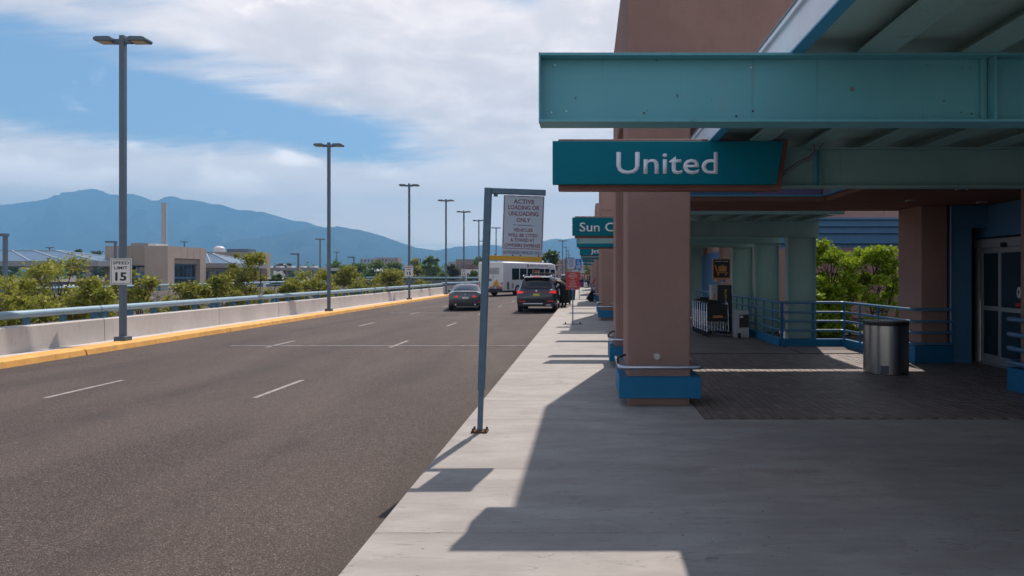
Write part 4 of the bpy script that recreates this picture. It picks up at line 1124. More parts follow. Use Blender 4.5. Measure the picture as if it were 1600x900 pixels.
def tree(name, label, cat, loc, h, rx, m, n=4000, size=.06, seed=1, trunk=.09, low=.25, group=None, clumps=26, multi=3, ell=1.0, bare=0.0, cone=False):
    rg = random.Random(seed)
    t = thing(name, label, cat, (0, 0, 0), group=group)
    wood = MB(); cl = []
    tips = []
    for s in range(multi):
        az_ = rg.uniform(0, 6.28); lean = rg.uniform(.05, .38) if multi > 1 else .03
        p = Vector((rg.uniform(-.1, .1) * multi / 3, rg.uniform(-.1, .1), 0)); path = [p.copy()]; k = 6
        for i in range(k):
            p = p + Vector((math.cos(az_) * lean + rg.uniform(-.12, .12), math.sin(az_) * lean + rg.uniform(-.12, .12), 1)) * (h * .75 / k)
            path.append(p.copy())
        wood.tube(path, [trunk * (1 - .13 * i) for i in range(k + 1)], 7)
        for i in range(2, k + 1):
            for _ in range(3):
                a2 = rg.uniform(0, 6.28); L = rx * rg.uniform(.45, .9) * ((1 - i / (k + 2)) * 1.1 if cone else 1)
                q = path[i]; pts = [q]
                for j in range(3):
                    q = q + Vector((math.cos(a2) + rg.uniform(-.3, .3), math.sin(a2) + rg.uniform(-.3, .3), rg.uniform(.1, .8) if not cone else rg.uniform(-.1, .3))) * (L / 3)
                    pts.append(q)
                wood.tube(pts, [trunk * .38, trunk * .26, trunk * .16, trunk * .07], 5)
                tips.append(q)
    for i in range(clumps):
        zz = rg.uniform(low, .97); w = math.sin(math.pi * (0.20 + 0.72 * (zz - low) / (1 - low))) ** .7 if not cone else (1.08 - zz)
        a2 = rg.uniform(0, 6.28); rr = rx * w * math.sqrt(rg.random())
        c = (math.cos(a2) * rr, math.sin(a2) * rr, zz * h)
        sz = rx * rg.uniform(.14, .30) * ell
        cl.append((c[0], c[1], min(c[2], h - sz * .55), sz))
        if rg.random() < .8:
            base_ = Vector((c[0] * .25, c[1] * .25, max(.2, c[2] - rx * .7)))
            e_ = Vector(c); mid = base_.lerp(e_, .5) + Vector((rg.uniform(-.1, .1), rg.uniform(-.1, .1), rg.uniform(-.05, .1))) * rx
            wood.tube([base_, mid, e_], [trunk * .34, trunk * .22, trunk * .08], 5)
    V, F = leaves(n, cl, size, seed)
    o = bpy.data.objects.new('crown', leaf_mesh('crown', V, F, m)); link(o); o.parent = t
    wood.build('trunk', M_BARK, t, smooth=60, fix=False)
    t.location = loc; t.rotation_euler = (0, 0, rg.uniform(0, 6)); return t
def at(x, D): return (x - 917) * D / 1067
g1 = 'olive green trees between the roadways'
TR = [ # x, top y, D, half width px, label
    (18, 425, 24, 60, 'olive tree at the left edge behind the parapet'),
    (95, 404, 26, 62, 'broad olive tree left of the nearest speed sign'),
    (150, 432, 22, 40, 'low olive tree just left of the nearest lamp'),
    (222, 418, 26, 48, 'bright olive tree just right of the speed sign'),
    (302, 437, 32, 34, 'low olive shrub tree before the glass entrance'),
    (345, 430, 36, 36, 'rounded olive tree before the blue glass canopy'),
    (388, 389, 38, 34, 'tallest slender tree before the right concrete block'),
    (450, 436, 42, 28, 'olive tree left of the second lamp, low'),
    (492, 420, 47, 34, 'leafy olive tree just left of the second road lamp'),
    (548, 415, 55, 30, 'loose tree just right of the second road lamp'),
    (575, 432, 60, 26, 'low tree between the second and third lamps'),
    (612, 420, 68, 24, 'tree left of the small speed sign on the third lamp'),
    (660, 437, 66, 20, 'low shrub right of the third lamp'),
    (60, 455, 19, 60, 'dense low shrub growing against the left parapet'),
]
for i, (x, ty, D, hw, lb_) in enumerate(TR):
    X = at(x, D); X = min(X, -14.2); zt = 1.65 - (ty - 428) * D / 1067
    h = zt + 4.2; rx = hw * D / 1067
    tree('olive_tree', lb_, 'tree', (X, D, -4.2), h, rx * 1.05, M_LEAF_O if i % 3 else M_LEAF_O, n=9000, size=.045 + D * .0009, seed=20 + i, trunk=.07, low=.30, group=g1, clumps=52, multi=3, ell=1.0)
# shrub behind the railing
tree('green_shrub', 'bright sunlit green shrub behind the blue railing', 'shrub', (6.55, 18.4, .05), 2.5, 1.0, M_LEAF_B, n=15000, size=.048, seed=5, trunk=.025, low=.03, clumps=85, multi=5, ell=.72)
tree('green_shrub', 'lower bright shrub at the left foot of the taller one', 'shrub', (5.95, 17.6, .05), 1.5, .7, M_LEAF_B, n=8000, size=.048, seed=8, trunk=.02, low=.02, clumps=55, multi=4, ell=.8)
tree('green_shrub', 'bright shrub partly hidden by the corner pier', 'shrub', (7.55, 17.9, .05), 2.3, .8, M_LEAF_B, n=9000, size=.05, seed=9, trunk=.025, low=.05, clumps=60, multi=4, ell=.8)
tree('green_shrub', 'small shrub seen through the gap beside the cart sign', 'shrub', (5.1, 22.5, .05), 1.25, .5, M_LEAF_B, n=3000, size=.05, seed=10, trunk=.02, low=.05, clumps=20, multi=3)
# middle distance trees
MT = [(522, 408, 170, 22, 'G', 'dark round tree left of the white roofs'), (560, 413, 210, 20, 'G', 'green tree before the pink block'), (588, 408, 190, 22, 'G', 'green tree below the pink block'),
      (620, 411, 200, 20, 'G', 'tree left of the third lamp'), (652, 405, 180, 16, 'B2', 'bright green tree right of the third lamp'), (676, 402, 175, 17, 'G', 'tall green tree left of the fourth lamp'),
      (704, 414, 150, 12, 'P', 'dark purple leaved tree right of the fourth lamp'), (740, 424, 120, 8, 'G', 'small green tree beside the bus'), (748, 402, 260, 12, 'G', 'round tree over the tan building'),
      (862, 386, 105, 26, 'D', 'big dark conifer behind the bus'), (848, 402, 112, 16, 'D', 'lower dark conifer beside the big one'), (920, 415, 210, 8, 'B2', 'small bright tree at the end of the pavement'),
      (12, 392, 230, 22, 'G', 'round tree rising over the left blue roof'), (122, 391, 240, 14, 'D', 'dark tree left of the nearest lamp'), (150, 393, 235, 18, 'D', 'dark broad tree behind the nearest lamp'),
      (450, 413, 300, 12, 'D', 'dark tree over the flat deck'), (433, 430, 90, 10, 'G', 'small tree before the flat deck'), (548, 426, 100, 9, 'D', 'small cypress behind the second lamp'), (640, 430, 110, 14, 'B2', 'bushy tree behind the third lamp'), (690, 425, 130, 12, 'G', 'bushy tree beside the fourth lamp')]
MM = {'G': M_LEAF_G, 'D': M_LEAF_D, 'P': M_LEAF_P, 'B2': M_LEAF_O}
for i, (x, ty, D, hw, k, lb_) in enumerate(MT):
    zt = 1.65 - (ty - 428) * D / 1067; rx = hw * D / 1067
    tree('broadleaf_tree' if k != 'D' else 'conifer_tree', lb_, 'tree', (at(x, D), D, GZ), zt - GZ, rx, MM[k], n=2600, size=.10 + D * .0012, seed=60 + i, trunk=.16, low=.12, group='trees in the middle distance', clumps=30, multi=1 if k == 'D' else 2, ell=1.0, cone=(k == 'D'))
# far wood
r_ = random.Random(3); cl = []
for x in range(-200, 930, 7):
    for D in (330, 420, 520):
        if r_.random() < .75:
            hh = r_.uniform(3, 7.5); X = at(x + r_.uniform(-6, 6), D); cl.append((X, D + r_.uniform(-20, 20), GZ + hh * .55, hh * .62))
V, F = leaves(26000, cl, .7, 4)
o = bpy.data.objects.new('far_wood', leaf_mesh('far_wood', V, F, M_LEAF_G)); link(o)
tag(o, 'dark green belt of far off trees below the mountains', 'trees', kind='stuff')
# grassy verge in the trench
V, F = leaves(9000, [(-15.5 - r_.random() * 12, r_.uniform(8, 76), -4.15, 1.1) for _ in range(120)], .07, 9, squash=.35)
o = bpy.data.objects.new('undergrowth', leaf_mesh('undergrowth', V, F, M_LEAF_O)); link(o); tag(o, 'low undergrowth below the trees', 'undergrowth', kind='stuff')

# ------------------------------------------------------------------ distant buildings
M_BC = mat('precast_concrete', (0.42, 0.335, 0.275), 0.9, var=0.12, scale=.4, bump=.2, bscale=8)
M_BCD = mat('precast_band', (0.34, 0.265, 0.215), 0.9, var=0.12, scale=.4)
M_ROOFB = mat('blue_metal_roof', (0.10, 0.18, 0.28), 0.35, .2, var=0.2, scale=.6, dirt=.3)
M_SEAM = mat('pale_roof_hip', (0.40, 0.46, 0.52), 0.5)
M_BGREY = mat('canopy_concrete', (0.27, 0.28, 0.29), 0.8, var=.1)
XS = -61.4; Y0 = 100
bl = thing('concrete_block', 'tan concrete block with tall blue gridded entrance glazing, behind the trees', 'building', (-66, 105, GZ))
ZT = 5.78
# walls with recesses
MB().box(-70.6, -68.6, Y0, Y0 + 2.4, GZ, ZT).build('corner_pier', M_BC, bl)
MB().box(XS - 3.4, XS, Y0, Y0 + 1.6, GZ, ZT).build('corner_pier', M_BC, bl)
MB().box(XS - 1.6, XS, Y0 + 8.4, Y0 + 10, GZ, ZT).build('corner_pier', M_BC, bl)
for i, (a, b) in enumerate(((-68.59, -66.6), (-66.57, -64.81))):
    MB().box(a, b, Y0 + .05, Y0 + .6, 2.9, ZT).build('precast_panel', M_BCD, bl)
for i in range(4):
    a = Y0 + 1.61 + i * 1.695; MB().box(XS - .5, XS - .02, a + .03, a + 1.665, 4.0, ZT - .02).build('precast_panel', M_BC, bl)
MB().box(XS - .8, XS - .35, Y0 + 1.61, Y0 + 8.39, 3.2, 3.98).build('lintel', M_BCD, bl)
MB().box(-70.5, XS - .9, Y0 + .7, Y0 + 9.9, GZ, ZT - .1).build('building_mass', M_BCD, bl)
MB().box(-68.5, -64.9, Y0 + .55, Y0 + .69, 1.0, 1.8).build('blue_band', M_BLUE2, bl)
for i in range(3):
    w = MB().box(-68.4 + i * 1.2, -67.3 + i * 1.2, Y0 + .5, Y0 + .69, 1.85, 2.85).build('window_frame', M_BLUE2, bl)
    MB().box(-68.32 + i * 1.2, -67.38 + i * 1.2, Y0 + .47, Y0 + .499, 1.93, 2.77).build('glass_pane', M_GLASS, w)
    w = MB().box(-68.4 + i * 1.2, -67.3 + i * 1.2, Y0 + .5, Y0 + .69, -.6, .95).build('window_frame', M_GREYB, bl)
    MB().box(-68.32 + i * 1.2, -67.38 + i * 1.2, Y0 + .47, Y0 + .499, -.5, .87).build('glass_pane', M_GLASS, w)
gl = MB().box(XS - .85, XS - .7, Y0 + 1.7, Y0 + 8.3, GZ, 3.15).build('entrance_glazing', M_BLUE2, bl)
for i in range(6):
    a = Y0 + 1.85 + i * 1.07
    for z0, z1 in ((-.9, .95), (1.15, 3.0)):
        MB().box(XS - .699, XS - .67, a, a + .92, z0, z1).build('glass_pane', M_GLASS, gl)
MB().box(-68.8, -66.2, Y0 + 3, Y0 + 6, ZT, ZT + .55).build('roof_unit', M_BGREY, bl)
MB().box(-66.2, -65.0, Y0 + 3, Y0 + 6, ZT, ZT + .42).build('roof_unit', M_WHITE, bl)
dmb = MB(); dmb.ball((-69.2, 128.5, 6.35), 1.0, 1.0, .55, 16, 8); dmb.cyl((-69.2, 128.5, 5.5), (-69.2, 128.5, 6.35), .97, n=16)
b2 = thing('concrete_block', 'second tan concrete block, right of the blue glass canopy', 'building', (-66, 130, GZ))
Y1 = 127
MB().box(XS - 1.2 , XS - .0 - 1.0, Y1, Y1 + 1.2, GZ, ZT).build('corner_pier', M_BC, b2)
MB().box(XS - 2.2, XS - 1.0, Y1 + 6.2, Y1 + 7.6, GZ, ZT).build('corner_pier', M_BC, b2)
for i in range(3): MB().box(XS - 1.6, XS - 1.02, Y1 + 1.23 + i * 1.64, Y1 + 2.84 + i * 1.64, 3.4, ZT - .02).build('precast_panel', M_BC, b2)
MB().box(-74, XS - 1.25, Y1 + .05, Y1 + 7.5, 3.3, ZT - .05).build('upper_wall', M_BCD, b2)
MB().box(-74, XS - 2.3, Y1 + 1.5, Y1 + 7.4, GZ, 3.28).build('lower_wall', M_BCD, b2)
for i in range(5):
    w = MB().box(-73 + i * 1.9, -71.4 + i * 1.9, Y1 + 1.3, Y1 + 1.49, .2, 2.2).build('window_frame', M_BLUE2, b2); MB().box(-72.9 + i * 1.9, -71.5 + i * 1.9, Y1 + 1.27, Y1 + 1.299, .3, 2.1).build('glass_pane', M_GLASS, w)
dmb.build('roof_dome', M_WHITE, b2, smooth=60)
MB().box(-68, -64, Y1 + 2, Y1 + 5, ZT, ZT + .6).build('roof_unit', M_GREYB, b2)
ch = MB().cyl((at(256, 210), 210, GZ), (at(256, 210), 210, 1.65 + 111 * 210 / 1067), .76, n=20).build('chimney', mat('chimney_paint', (.45, .44, .46), .7, var=.1), smooth=40)
tag(ch, 'tall plain white chimney rising behind the concrete block', 'chimney')
def solar(name, label, xl, xr, yf, dpt, zeave, zridge, cols, hipl=3, hipr=3, hips=6):
    t = thing(name, label, 'canopy', ((xl + xr) / 2, yf, GZ))
    yb = yf + dpt; ym = (yf + yb) / 2
    MB().add([(xl, yf, zeave), (xr, yf, zeave), (xr, yb, zeave), (xl, yb, zeave), (xl + hipl, ym, zridge), (xr - hipr, ym, zridge)],
             [(0, 1, 5, 4), (1, 2, 5), (2, 3, 4, 5), (3, 0, 4), (3, 2, 1, 0)]).build('roof', M_ROOFB, t)
    MB().box(xl - .2, xr + .2, yf - .2, yb + .2, zeave - .75, zeave - .02).build('fascia', M_BGREY, t)
    for i in range(hips + 1):
        f = i / hips
        p0 = Vector((xl + (xr - xl) * f, yf, zeave + .03)); p1 = Vector((xl + hipl + (xr - hipr - xl - hipl) * f, ym, zridge + .05))
        MB().tube([p0, p1], .10, 5).build('roof_seam', M_SEAM, t)
    MB().tube([(xr, yb, zeave), (xr - hipr, ym, zridge + .05)], .1, 5).build('roof_seam', M_SEAM, t)
    MB().tube([(xl + hipl, ym, zridge + .05), (xr - hipr, ym, zridge + .05)], .10, 5).build('roof_seam', M_SEAM, t)
    for c in cols:
        MB().box(c - .35, c + .35, yf + 1, yf + 1.7, GZ, zeave - .75).build('column', M_BGREY, t)
        MB().box(c - .8, c + .8, yf + .9, yf + 1.8, zeave - 1.3, zeave - .76).build('column_head', M_BGREY, t)
    MB().box(xl, xr, yb + .5, yb + .9, GZ, GZ + 1.6).build('back_wall', M_BGREY, t)
    return t
solar('blue_roof_canopy', 'long hipped blue roof canopy left of the nearest lamp', -125, -68.0, 95, 14, 3.45, 5.1, (-116, -108, -100, -92, -84, -77, -70.2), 6, 11.3, 12)
solar('blue_roof_canopy', 'short hipped blue roof canopy between the two concrete blocks', -76, -58.2, 112, 12, 3.4, 5.1, (-73, -66.5), 6, 6.5, 5)
fd = thing('flat_canopy', 'flat grey parking canopy on columns, right of the second concrete block', 'canopy', (-60, 140, GZ))
MB().box(-72, -55.2, 140, 152, 2.35, 2.95).build('deck', M_BGREY, fd)
for c in (-71, -66.5, -62, -57): MB().box(c - .3, c + .3, 141, 141.7, GZ, 2.34).build('column', M_BGREY, fd)
for c in range(6): MB().box(-70 + c * 2.4, -69 + c * 2.4, 143, 145, 2.951, 3.3).build('roof_unit', M_WHITE, fd)
kb_ = MB(); kb_.ball((at(439, 200), 200, 3.0), 2.2, 2.2, 1.9, 14, 8); o = kb_.build('roof_dome', M_GLASS, smooth=60)
kk = thing('domed_building', 'white block with dark dome beyond the flat canopy', 'building', (at(439, 200), 200, GZ)); o.parent = kk; o.location = (0, 0, o.location.z - GZ)
MB().box(at(432, 200), at(446, 200), 198, 202, GZ, 2.9).build('wall', M_WHITE, kk)
# far buildings
def simple_block(label, xa, xb, ytop, D, m, n=4, roof=None, name='distant_building', rows=2):
    z = 1.65 - (ytop - 428) * D / 1067; X0, X1 = at(xa, D), at(xb, D)
    t = thing(name, label, 'building', ((X0 + X1) / 2, D, GZ))
    MB().box(X0, X1, D, D + max(8, (X1 - X0) * .5), GZ, z).build('wall', m, t)
    if roof: MB().box(X0 - .5, X1 + .5, D - .5, D + max(8, (X1 - X0) * .5) + .5, z + .01, z + .6).build('roof', roof, t)
    w = (X1 - X0) / n
    for r_i in range(rows):
        for i in range(n):
            z0 = GZ + (z - GZ) * (r_i + .3) / rows; z1 = GZ + (z - GZ) * (r_i + .75) / rows
            MB().box(X0 + w * (i + .25), X0 + w * (i + .75), D - .08, D - .01, z0, z1).build('window', M_GLASS, t)
    return t
simple_block('grey left part of the distant pink office block', 562, 584, 404, 620, mat('far_grey', (.30, .30, .33), .9), 4, rows=4)
simple_block('pink right part of the distant office block', 584.5, 622, 402.5, 640, mat('far_pink', (.36, .22, .20), .9), 7, rows=4)
simple_block('low white roofed hall left of the third lamp', 540, 575, 420, 260, M_WHITE, 4, rows=1)
simple_block('long tan warehouse right of the fourth lamp', 712, 760, 405, 270, mat('far_tan', (.26, .19, .17), .9), 8, rows=1)
simple_block('white sided shed beside the bus', 728, 748, 421, 180, M_WHITE, 3, rows=1)
simple_block('grey flat warehouse between the third and fourth lamps', 700, 733, 409, 300, mat('far_grey'), 5, rows=1)
simple_block('tan terminal end building at the far end of the road', 858, 905, 405, 300, M_PINK, 6, rows=3)
simple_block('pale low building beyond the wheelchair sign', 893, 935, 412, 240, mat('far_pale', (.42, .38, .37), .9), 5, rows=2)
tg = MB()
hs = thing('white_tent_roof', 'white vaulted roof among the far trees', 'building', (at(562, 300), 300, GZ))
MB().prism([(at(548, 300), GZ), (at(548, 300), 3), (at(556, 300), 4.7), (at(566, 300), 5.3), (at(576, 300), 4.2), (at(580, 300), 3), (at(580, 300), GZ)], 'y', 300, 318).build('roof', M_WHITE, hs)
rk_ = thing('brown_hangar', 'rusty brown hangar with white doors left of the bus', 'building', (at(738, 230), 230, GZ))
MB().box(at(722, 230), at(756, 230), 230, 250, GZ, 4.6).build('wall', mat('far_rust', (.22, .12, .09), .9, var=.3, scale=.5), rk_)
for i in range(5): MB().box(at(724 + i * 6, 230), at(728.5 + i * 6, 230), 229.8, 229.99, GZ, 2.4).build('hangar_door', M_BGREY, rk_)
# ------------------------------------------------------------------ vehicles
def paint(name, col=(.5, .5, .5), metal=0.3, rough=0.28):
    return mat(name, col, rough, metal, coat=0.6, var=.04)
M_TAIL = mat('tail_light_red', (0.55, 0.01, 0.012), 0.25, emit=(1, .03, .02), estr=0.05)
M_BRAKE = mat('brake_light_lit', (0.7, 0.02, 0.02), 0.25, emit=(1, .04, .02), estr=0.28)
M_PLATE = mat('plate_white', (0.65, 0.65, 0.62), .5); M_PLATEY = mat('plate_yellow', (0.55, 0.50, 0.10), .5)
M_TRIM = mat('dark_trim', (0.018, 0.018, 0.02), .6)
def car(name, label, st, W, paintm, kind, loc, rz=0, glass_rng=(.75, 3.7), rear_rng=(.6, 1.5), front_rng=(3.0, 3.7), wheels=(.95, 3.65), wr=.33, cat='car', group='cars stopped at the kerb'):
    t = thing(name, label, cat, (0, 0, 0), group=group)
    rings = []
    for (y, zb, zl, zr, w, wr_) in st:
        zm = zb + (zl - zb) * .45
        half = [(0, zb), (.80 * w, zb), (w * .985, zb + .10), (w, zm), (w * .985, zl - .06), (w * .95, zl), (wr_ + (w * .95 - wr_) * .12, zl + (zr - zl) * .82), (wr_ * .90, zr - .015 * (zr > zl + .1)), (wr_ * .45, zr + .012), (0, zr + .018)]
        ring = [(x, y, z) for x, z in half] + [(-x, y, z) for x, z in half[-2:0:-1]]
        rings.append(ring)
    n = len(rings[0]); body = MB(); glass = MB()
    allv = [p for r in rings for p in r]
    ys = [s[0] for s in st]
    bf = []; gf = []
    for i in range(len(rings) - 1):
        y0, y1 = ys[i], ys[i + 1]; ym = (y0 + y1) / 2
        for k in range(n):
            kk = k if k < 9 else n - 1 - k
            f = (i * n + k, i * n + (k + 1) % n, (i + 1) * n + (k + 1) % n, (i + 1) * n + k)
            side = (kk == 5) and glass_rng[0] < ym < glass_rng[1]
            top = kk in (6, 7, 8) and (rear_rng[0] < ym < rear_rng[1] or front_rng[0] < ym < front_rng[1])
            top = top or ((kk == 5) and (rear_rng[0] < ym < rear_rng[1] or front_rng[0] < ym < front_rng[1]) and False)
            (gf if (side or top) else bf).append(f)
    bf.append(tuple(range(n - 1, -1, -1))); bf.append(tuple((len(rings) - 1) * n + k for k in range(n)))
    body.add(allv, bf); bo = body.build('body', paintm, t, smooth=38)
    glass.add(allv, gf); go = glass.build('window_glass', M_GLASS, t, smooth=38)
    wm = MB(); wm.cyl((-.11, 0, 0), (.11, 0, 0), wr, n=24); ty = None
    for s in (-1, 1):
        for wy in wheels:
            xx = s * (W - .12)
            w_ = MB(); w_.cyl((xx - .11, wy, wr), (xx + .11, wy, wr), wr, n=24)
            wo = w_.build('wheel', M_RUB, t, smooth=40, bevel=.02)
            r_ = MB(); r_.cyl((xx + s * .112, wy, wr), (xx + s * .122, wy, wr), wr * .62, n=20); r_.build('rim', M_ALU, wo, smooth=40)
            a_ = MB(); a_.cyl((xx - .10 - s * .0, wy, wr + .02), (xx + s * .1 + (.0), wy, wr + .02), wr + .07, n=24)
            a_.build('wheel_arch', M_TRIM, t, smooth=40)
        MB().ball((s * (W + .07), 2.75 if kind == 'sedan' else 2.9, .98 if kind == 'sedan' else 1.12), .10, .06, .07, 8, 6).build('wing_mirror', paintm, t, smooth=True)
    t.location = loc; t.rotation_euler = (0, 0, rz)
    return t
# --- grey sedan
sed = [(0.0, .34, .72, .78, .72, .60), (.04, .26, .86, .955, .84, .66), (.16, .22, .90, .985, .87, .68), (.45, .20, .92, 1.00, .89, .68), (.62, .20, .93, 1.02, .895, .67), (1.25, .18, .94, 1.27, .90, .62), (1.65, .18, .94, 1.335, .90, .60), (2.4, .18, .93, 1.36, .90, .60),
       (2.95, .18, .92, 1.31, .90, .60), (3.75, .18, .90, .97, .89, .68), (4.3, .2, .80, .86, .86, .62), (4.6, .28, .62, .68, .72, .5)]
M_SED = paint('grey_car_paint', (0.085, 0.09, 0.11), .6)
def sedan(loc, label, m, group='cars stopped at the kerb', rz=0.0, sc=1.0):
    t = car('parked_sedan', label, sed, .90, m, 'sedan', (0, 0, 0), 0, (.62, 3.75), (.60, 1.66), (2.9, 3.8), (.92, 3.68), .325, group=group)
    for s in (-1, 1):
        MB().hexa([(s * .40, -.030, .70), (s * .83, .06, .74), (s * .83, .10, .745), (s * .40, .03, .70)], [(s * .36, -.012, .775), (s * .845, .06, .87), (s * .845, .12, .87), (s * .36, .05, .775)]).build('tail_light', M_BRAKE, t)
        MB().cyl((s * .5, -.035, .33), (s * .5, .02, .33), .045, n=12).build('exhaust_pipe', M_CHROME, t)
    MB().box(-.74, .74, -.026, .02, .24, .40).build('rear_diffuser', M_TRIM, t, bevel=.02)
    MB().box(-.16, .16, -.032, -.012, .62, .73).build('number_plate', M_PLATE, t)
    MB().prism([(-.62, .958), (.62, .958), (.58, .985), (-.58, .985)], 'y', .0, .09).build('spoiler_lip', M_TRIM, t)
    MB().cyl((0, -.028, .86), (0, -.0, .86), .035, n=14).build('round_badge', M_CHROME, t)
    MB().prism([(1.8, 1.35), (1.98, 1.355), (1.86, 1.43)], 'x', -.012, .012).build('roof_fin', m, t)
    for s in (-1, 1): MB().box(s * .62, s * .72, -.03, -.01, .42, .45).build('reflector', M_TAIL, t)
    t.location = loc; t.rotation_euler = (0, 0, rz); t.scale = (sc, sc, sc); return t
s1_ = sedan((-5.93, 33.3, -.15), 'dark grey sedan with lit brake lights stopped left of the notice post', M_SED, rz=R(8), sc=.94)
# --- SUV
suv = [(0.0, .42, .74, .80, .78, .66), (.05, .34, .98, 1.06, .89, .72), (.14, .30, 1.02, 1.12, .92, .73), (.36, .28, 1.04, 1.52, .93, .66), (.50, .28, 1.04, 1.63, .93, .64), (1.0, .26, 1.03, 1.68, .935, .64), (1.9, .26, 1.02, 1.69, .935, .64), (2.7, .26, 1.01, 1.66, .935, .63),
       (3.05, .26, 1.0, 1.58, .93, .62), (3.65, .26, .99, 1.08, .92, .70), (4.3, .28, .88, .96, .89, .66), (4.68, .34, .7, .78, .78, .55)]
M_SUVP = paint('navy_car_paint', (0.018, 0.025, 0.045), .4)
def suv_car(loc, label, m, rack=False, group='cars stopped at the kerb', plate=M_PLATEY):
    t = car('parked_suv', label, suv, .93, m, 'suv', (0, 0, 0), 0, (.45, 3.6), (.15, .49), (3.04, 3.66), (.85, 3.65), .36, group=group)
    for s in (-1, 1):
        MB().hexa([(s * .60, -.022, .92), (s * .90, .05, .89), (s * .90, .10, .89), (s * .60, .03, .92)], [(s * .60, .0, .98), (s * .905, .06, 1.04), (s * .905, .12, 1.04), (s * .60, .05, .98)]).build('tail_light', M_BRAKE, t)
        MB().box(s * .50, s * .80, -.03, .0, .52, .555).build('reflector', M_TAIL, t)
        MB().tube([(s * .66, .6, 1.69), (s * .66, .75, 1.74), (s * .66, 2.5, 1.73), (s * .66, 2.65, 1.67)], .018, 6).build('roof_rail', M_CHROME, t, smooth=True)
    MB().box(-.60, .60, -.020, .0, .955, .967).build('light_strip', M_TAIL, t)
    MB().box(-.80, .80, -.04, .03, .30, .50).build('rear_bumper', M_TRIM, t, bevel=.02)
    MB().box(-.62, .30, -.05, -.035, .40, .455).build('bumper_trim', M_CHROME, t, bevel=.01)
    MB().box(-.15, .15, -.036, -.01, .78, .90).build('number_plate', plate, t)
    MB().box(-.20, .20, .40, .47, 1.645, 1.675).build('high_brake_light', M_BRAKE, t)
    MB().prism([(.30, 1.64), (.62, 1.69), (.62, 1.67), (.30, 1.62)], 'x', -.60, .60).build('roof_spoiler', m, t)
    MB().cyl((0, -.01, 1.02), (0, .02, 1.02), .05, n=14).build('round_badge', M_CHROME, t)
    MB().tube([(.45, -.05, .36), (.68, -.05, .36)], .035, 8).build('exhaust_pipe', M_CHROME, t)
    if rack:
        MB().box(-.62, .62, .9, 2.4, 1.75, 1.86).build('roof_rack', M_TRIM, t, bevel=.02)
    t.location = loc; return t
suv_car((-2.33, 31.5, -.15), 'dark navy SUV with yellow plate and lit lights at the kerb', M_SUVP)
suv_car((-2.62, 39.2, -.15), 'silver topped SUV with roof rack stopped ahead of the navy SUV', paint('silver_car_paint', (0.32, 0.33, 0.35), .5), rack=True, plate=M_PLATE)
# open passenger door of the navy SUV
dd = thing('open_car_door', 'black open car door swung out over the kerb beside the navy SUV', 'car door', (-.95, 35.6, 0))
dd_b = MB().prism([(-1.40, .22), (-.62, .30), (-.58, .95), (-1.40, .98)], 'y', 35.55, 35.68).build('door_skin', M_SUVP, dd, bevel=.03)
MB().prism([(-1.40, .99), (-.58, .96), (-.75, 1.42), (-1.36, 1.50)], 'y', 35.58, 35.65).build('window_glass', M_GLASS, dd, bevel=.01)
# far cars
sedan((-2.4, 52, -.15), 'dark sedan stopped beyond the rack topped SUV', paint('black_car_paint', (0.02, 0.02, 0.024), .3))
sedan((-2.5, 70, -.15), 'white sedan far along the kerb', paint('white_car_paint', (0.6, 0.6, 0.6), .1))
suv_car((-2.6, 86, -.15), 'far white SUV near the end of the kerb', paint('white_car_paint'), plate=M_PLATE)
sedan((-2.4, 100, -.15), 'farthest grey sedan along the kerb', M_SED)

# --- shuttle bus
bus = thing('shuttle_bus', 'white shuttle bus with floral graphics turning in beyond the cars', 'bus', (0, 0, 0))
HW, L, H0, H1 = 1.2, 9.8, .42, 2.78
sec = []
def rr(w, z0, z1, r):
    pts = []
    for cx_, cz_, a0 in ((w - r * .4, z0 + r * .4, -90), (w - r, z1 - r, 0), (-w + r, z1 - r, 90), (-w + r * .4, z0 + r * .4, 180)):
        q = r * .4 if a0 in (-90, 180) else r
        for i in range(4): a = R(a0 + i * 30); pts.append((cx_ + q * math.cos(a), cz_ + q * math.sin(a)))
    return pts
rings = []
for y, s_, zt in ((0, .97, H1 - .05), (.07, 1, H1), (L - 1.0, 1, H1), (L - .35, .99, H1 - .12), (L - .05, .95, H1 - .55), (L, .9, H1 - 1.2)):
    rings.append([(x * s_, y, z) for x, z in rr(HW, H0, zt, .16)])
M_BUS = mat('bus_white', (0.66, 0.66, 0.67), .35, coat=.4, var=.04, scale=1, dirt=.1)
MB().loft(rings).build('body', M_BUS, bus, smooth=40)
MB().box(-1.0, 1.0, 4.3, 7.6, H1 + .005, H1 + .22).build('roof_unit', M_BUS, bus, bevel=.09)
MB().box(-1.12, 1.12, -.11, -.002, .30, .62).build('rear_bumper', M_TRIM, bus, bevel=.02)
for i, (a, b) in enumerate(((1.35, 2.55), (2.70, 3.85), (4.0, 5.0), (6.35, 7.15), (7.3, 8.2))):
    MB().box(HW + .001, HW + .012, a, b, 1.32, 2.26).build('window', M_GLASS, bus, bevel=.004)
MB().box(HW - .004, HW + .012, 8.45, 9.3, .75, 2.2).build('passenger_door', M_GLASS, bus)
M_GY = mat('flower_yellow', (.65, .42, .03), .5); M_GR = mat('flower_red', (.5, .06, .06), .5); M_GO = mat('flower_orange', (.62, .2, .04), .5); M_GB = mat('flower_teal', (.15, .38, .42), .5); M_GP = mat('flower_purple', (.22, .12, .35), .5)
gpanel = MB().box(HW + .001, HW + .012, 5.05, 6.3, 1.30, 2.28).build('graphic_panel', M_TRIM, bus)
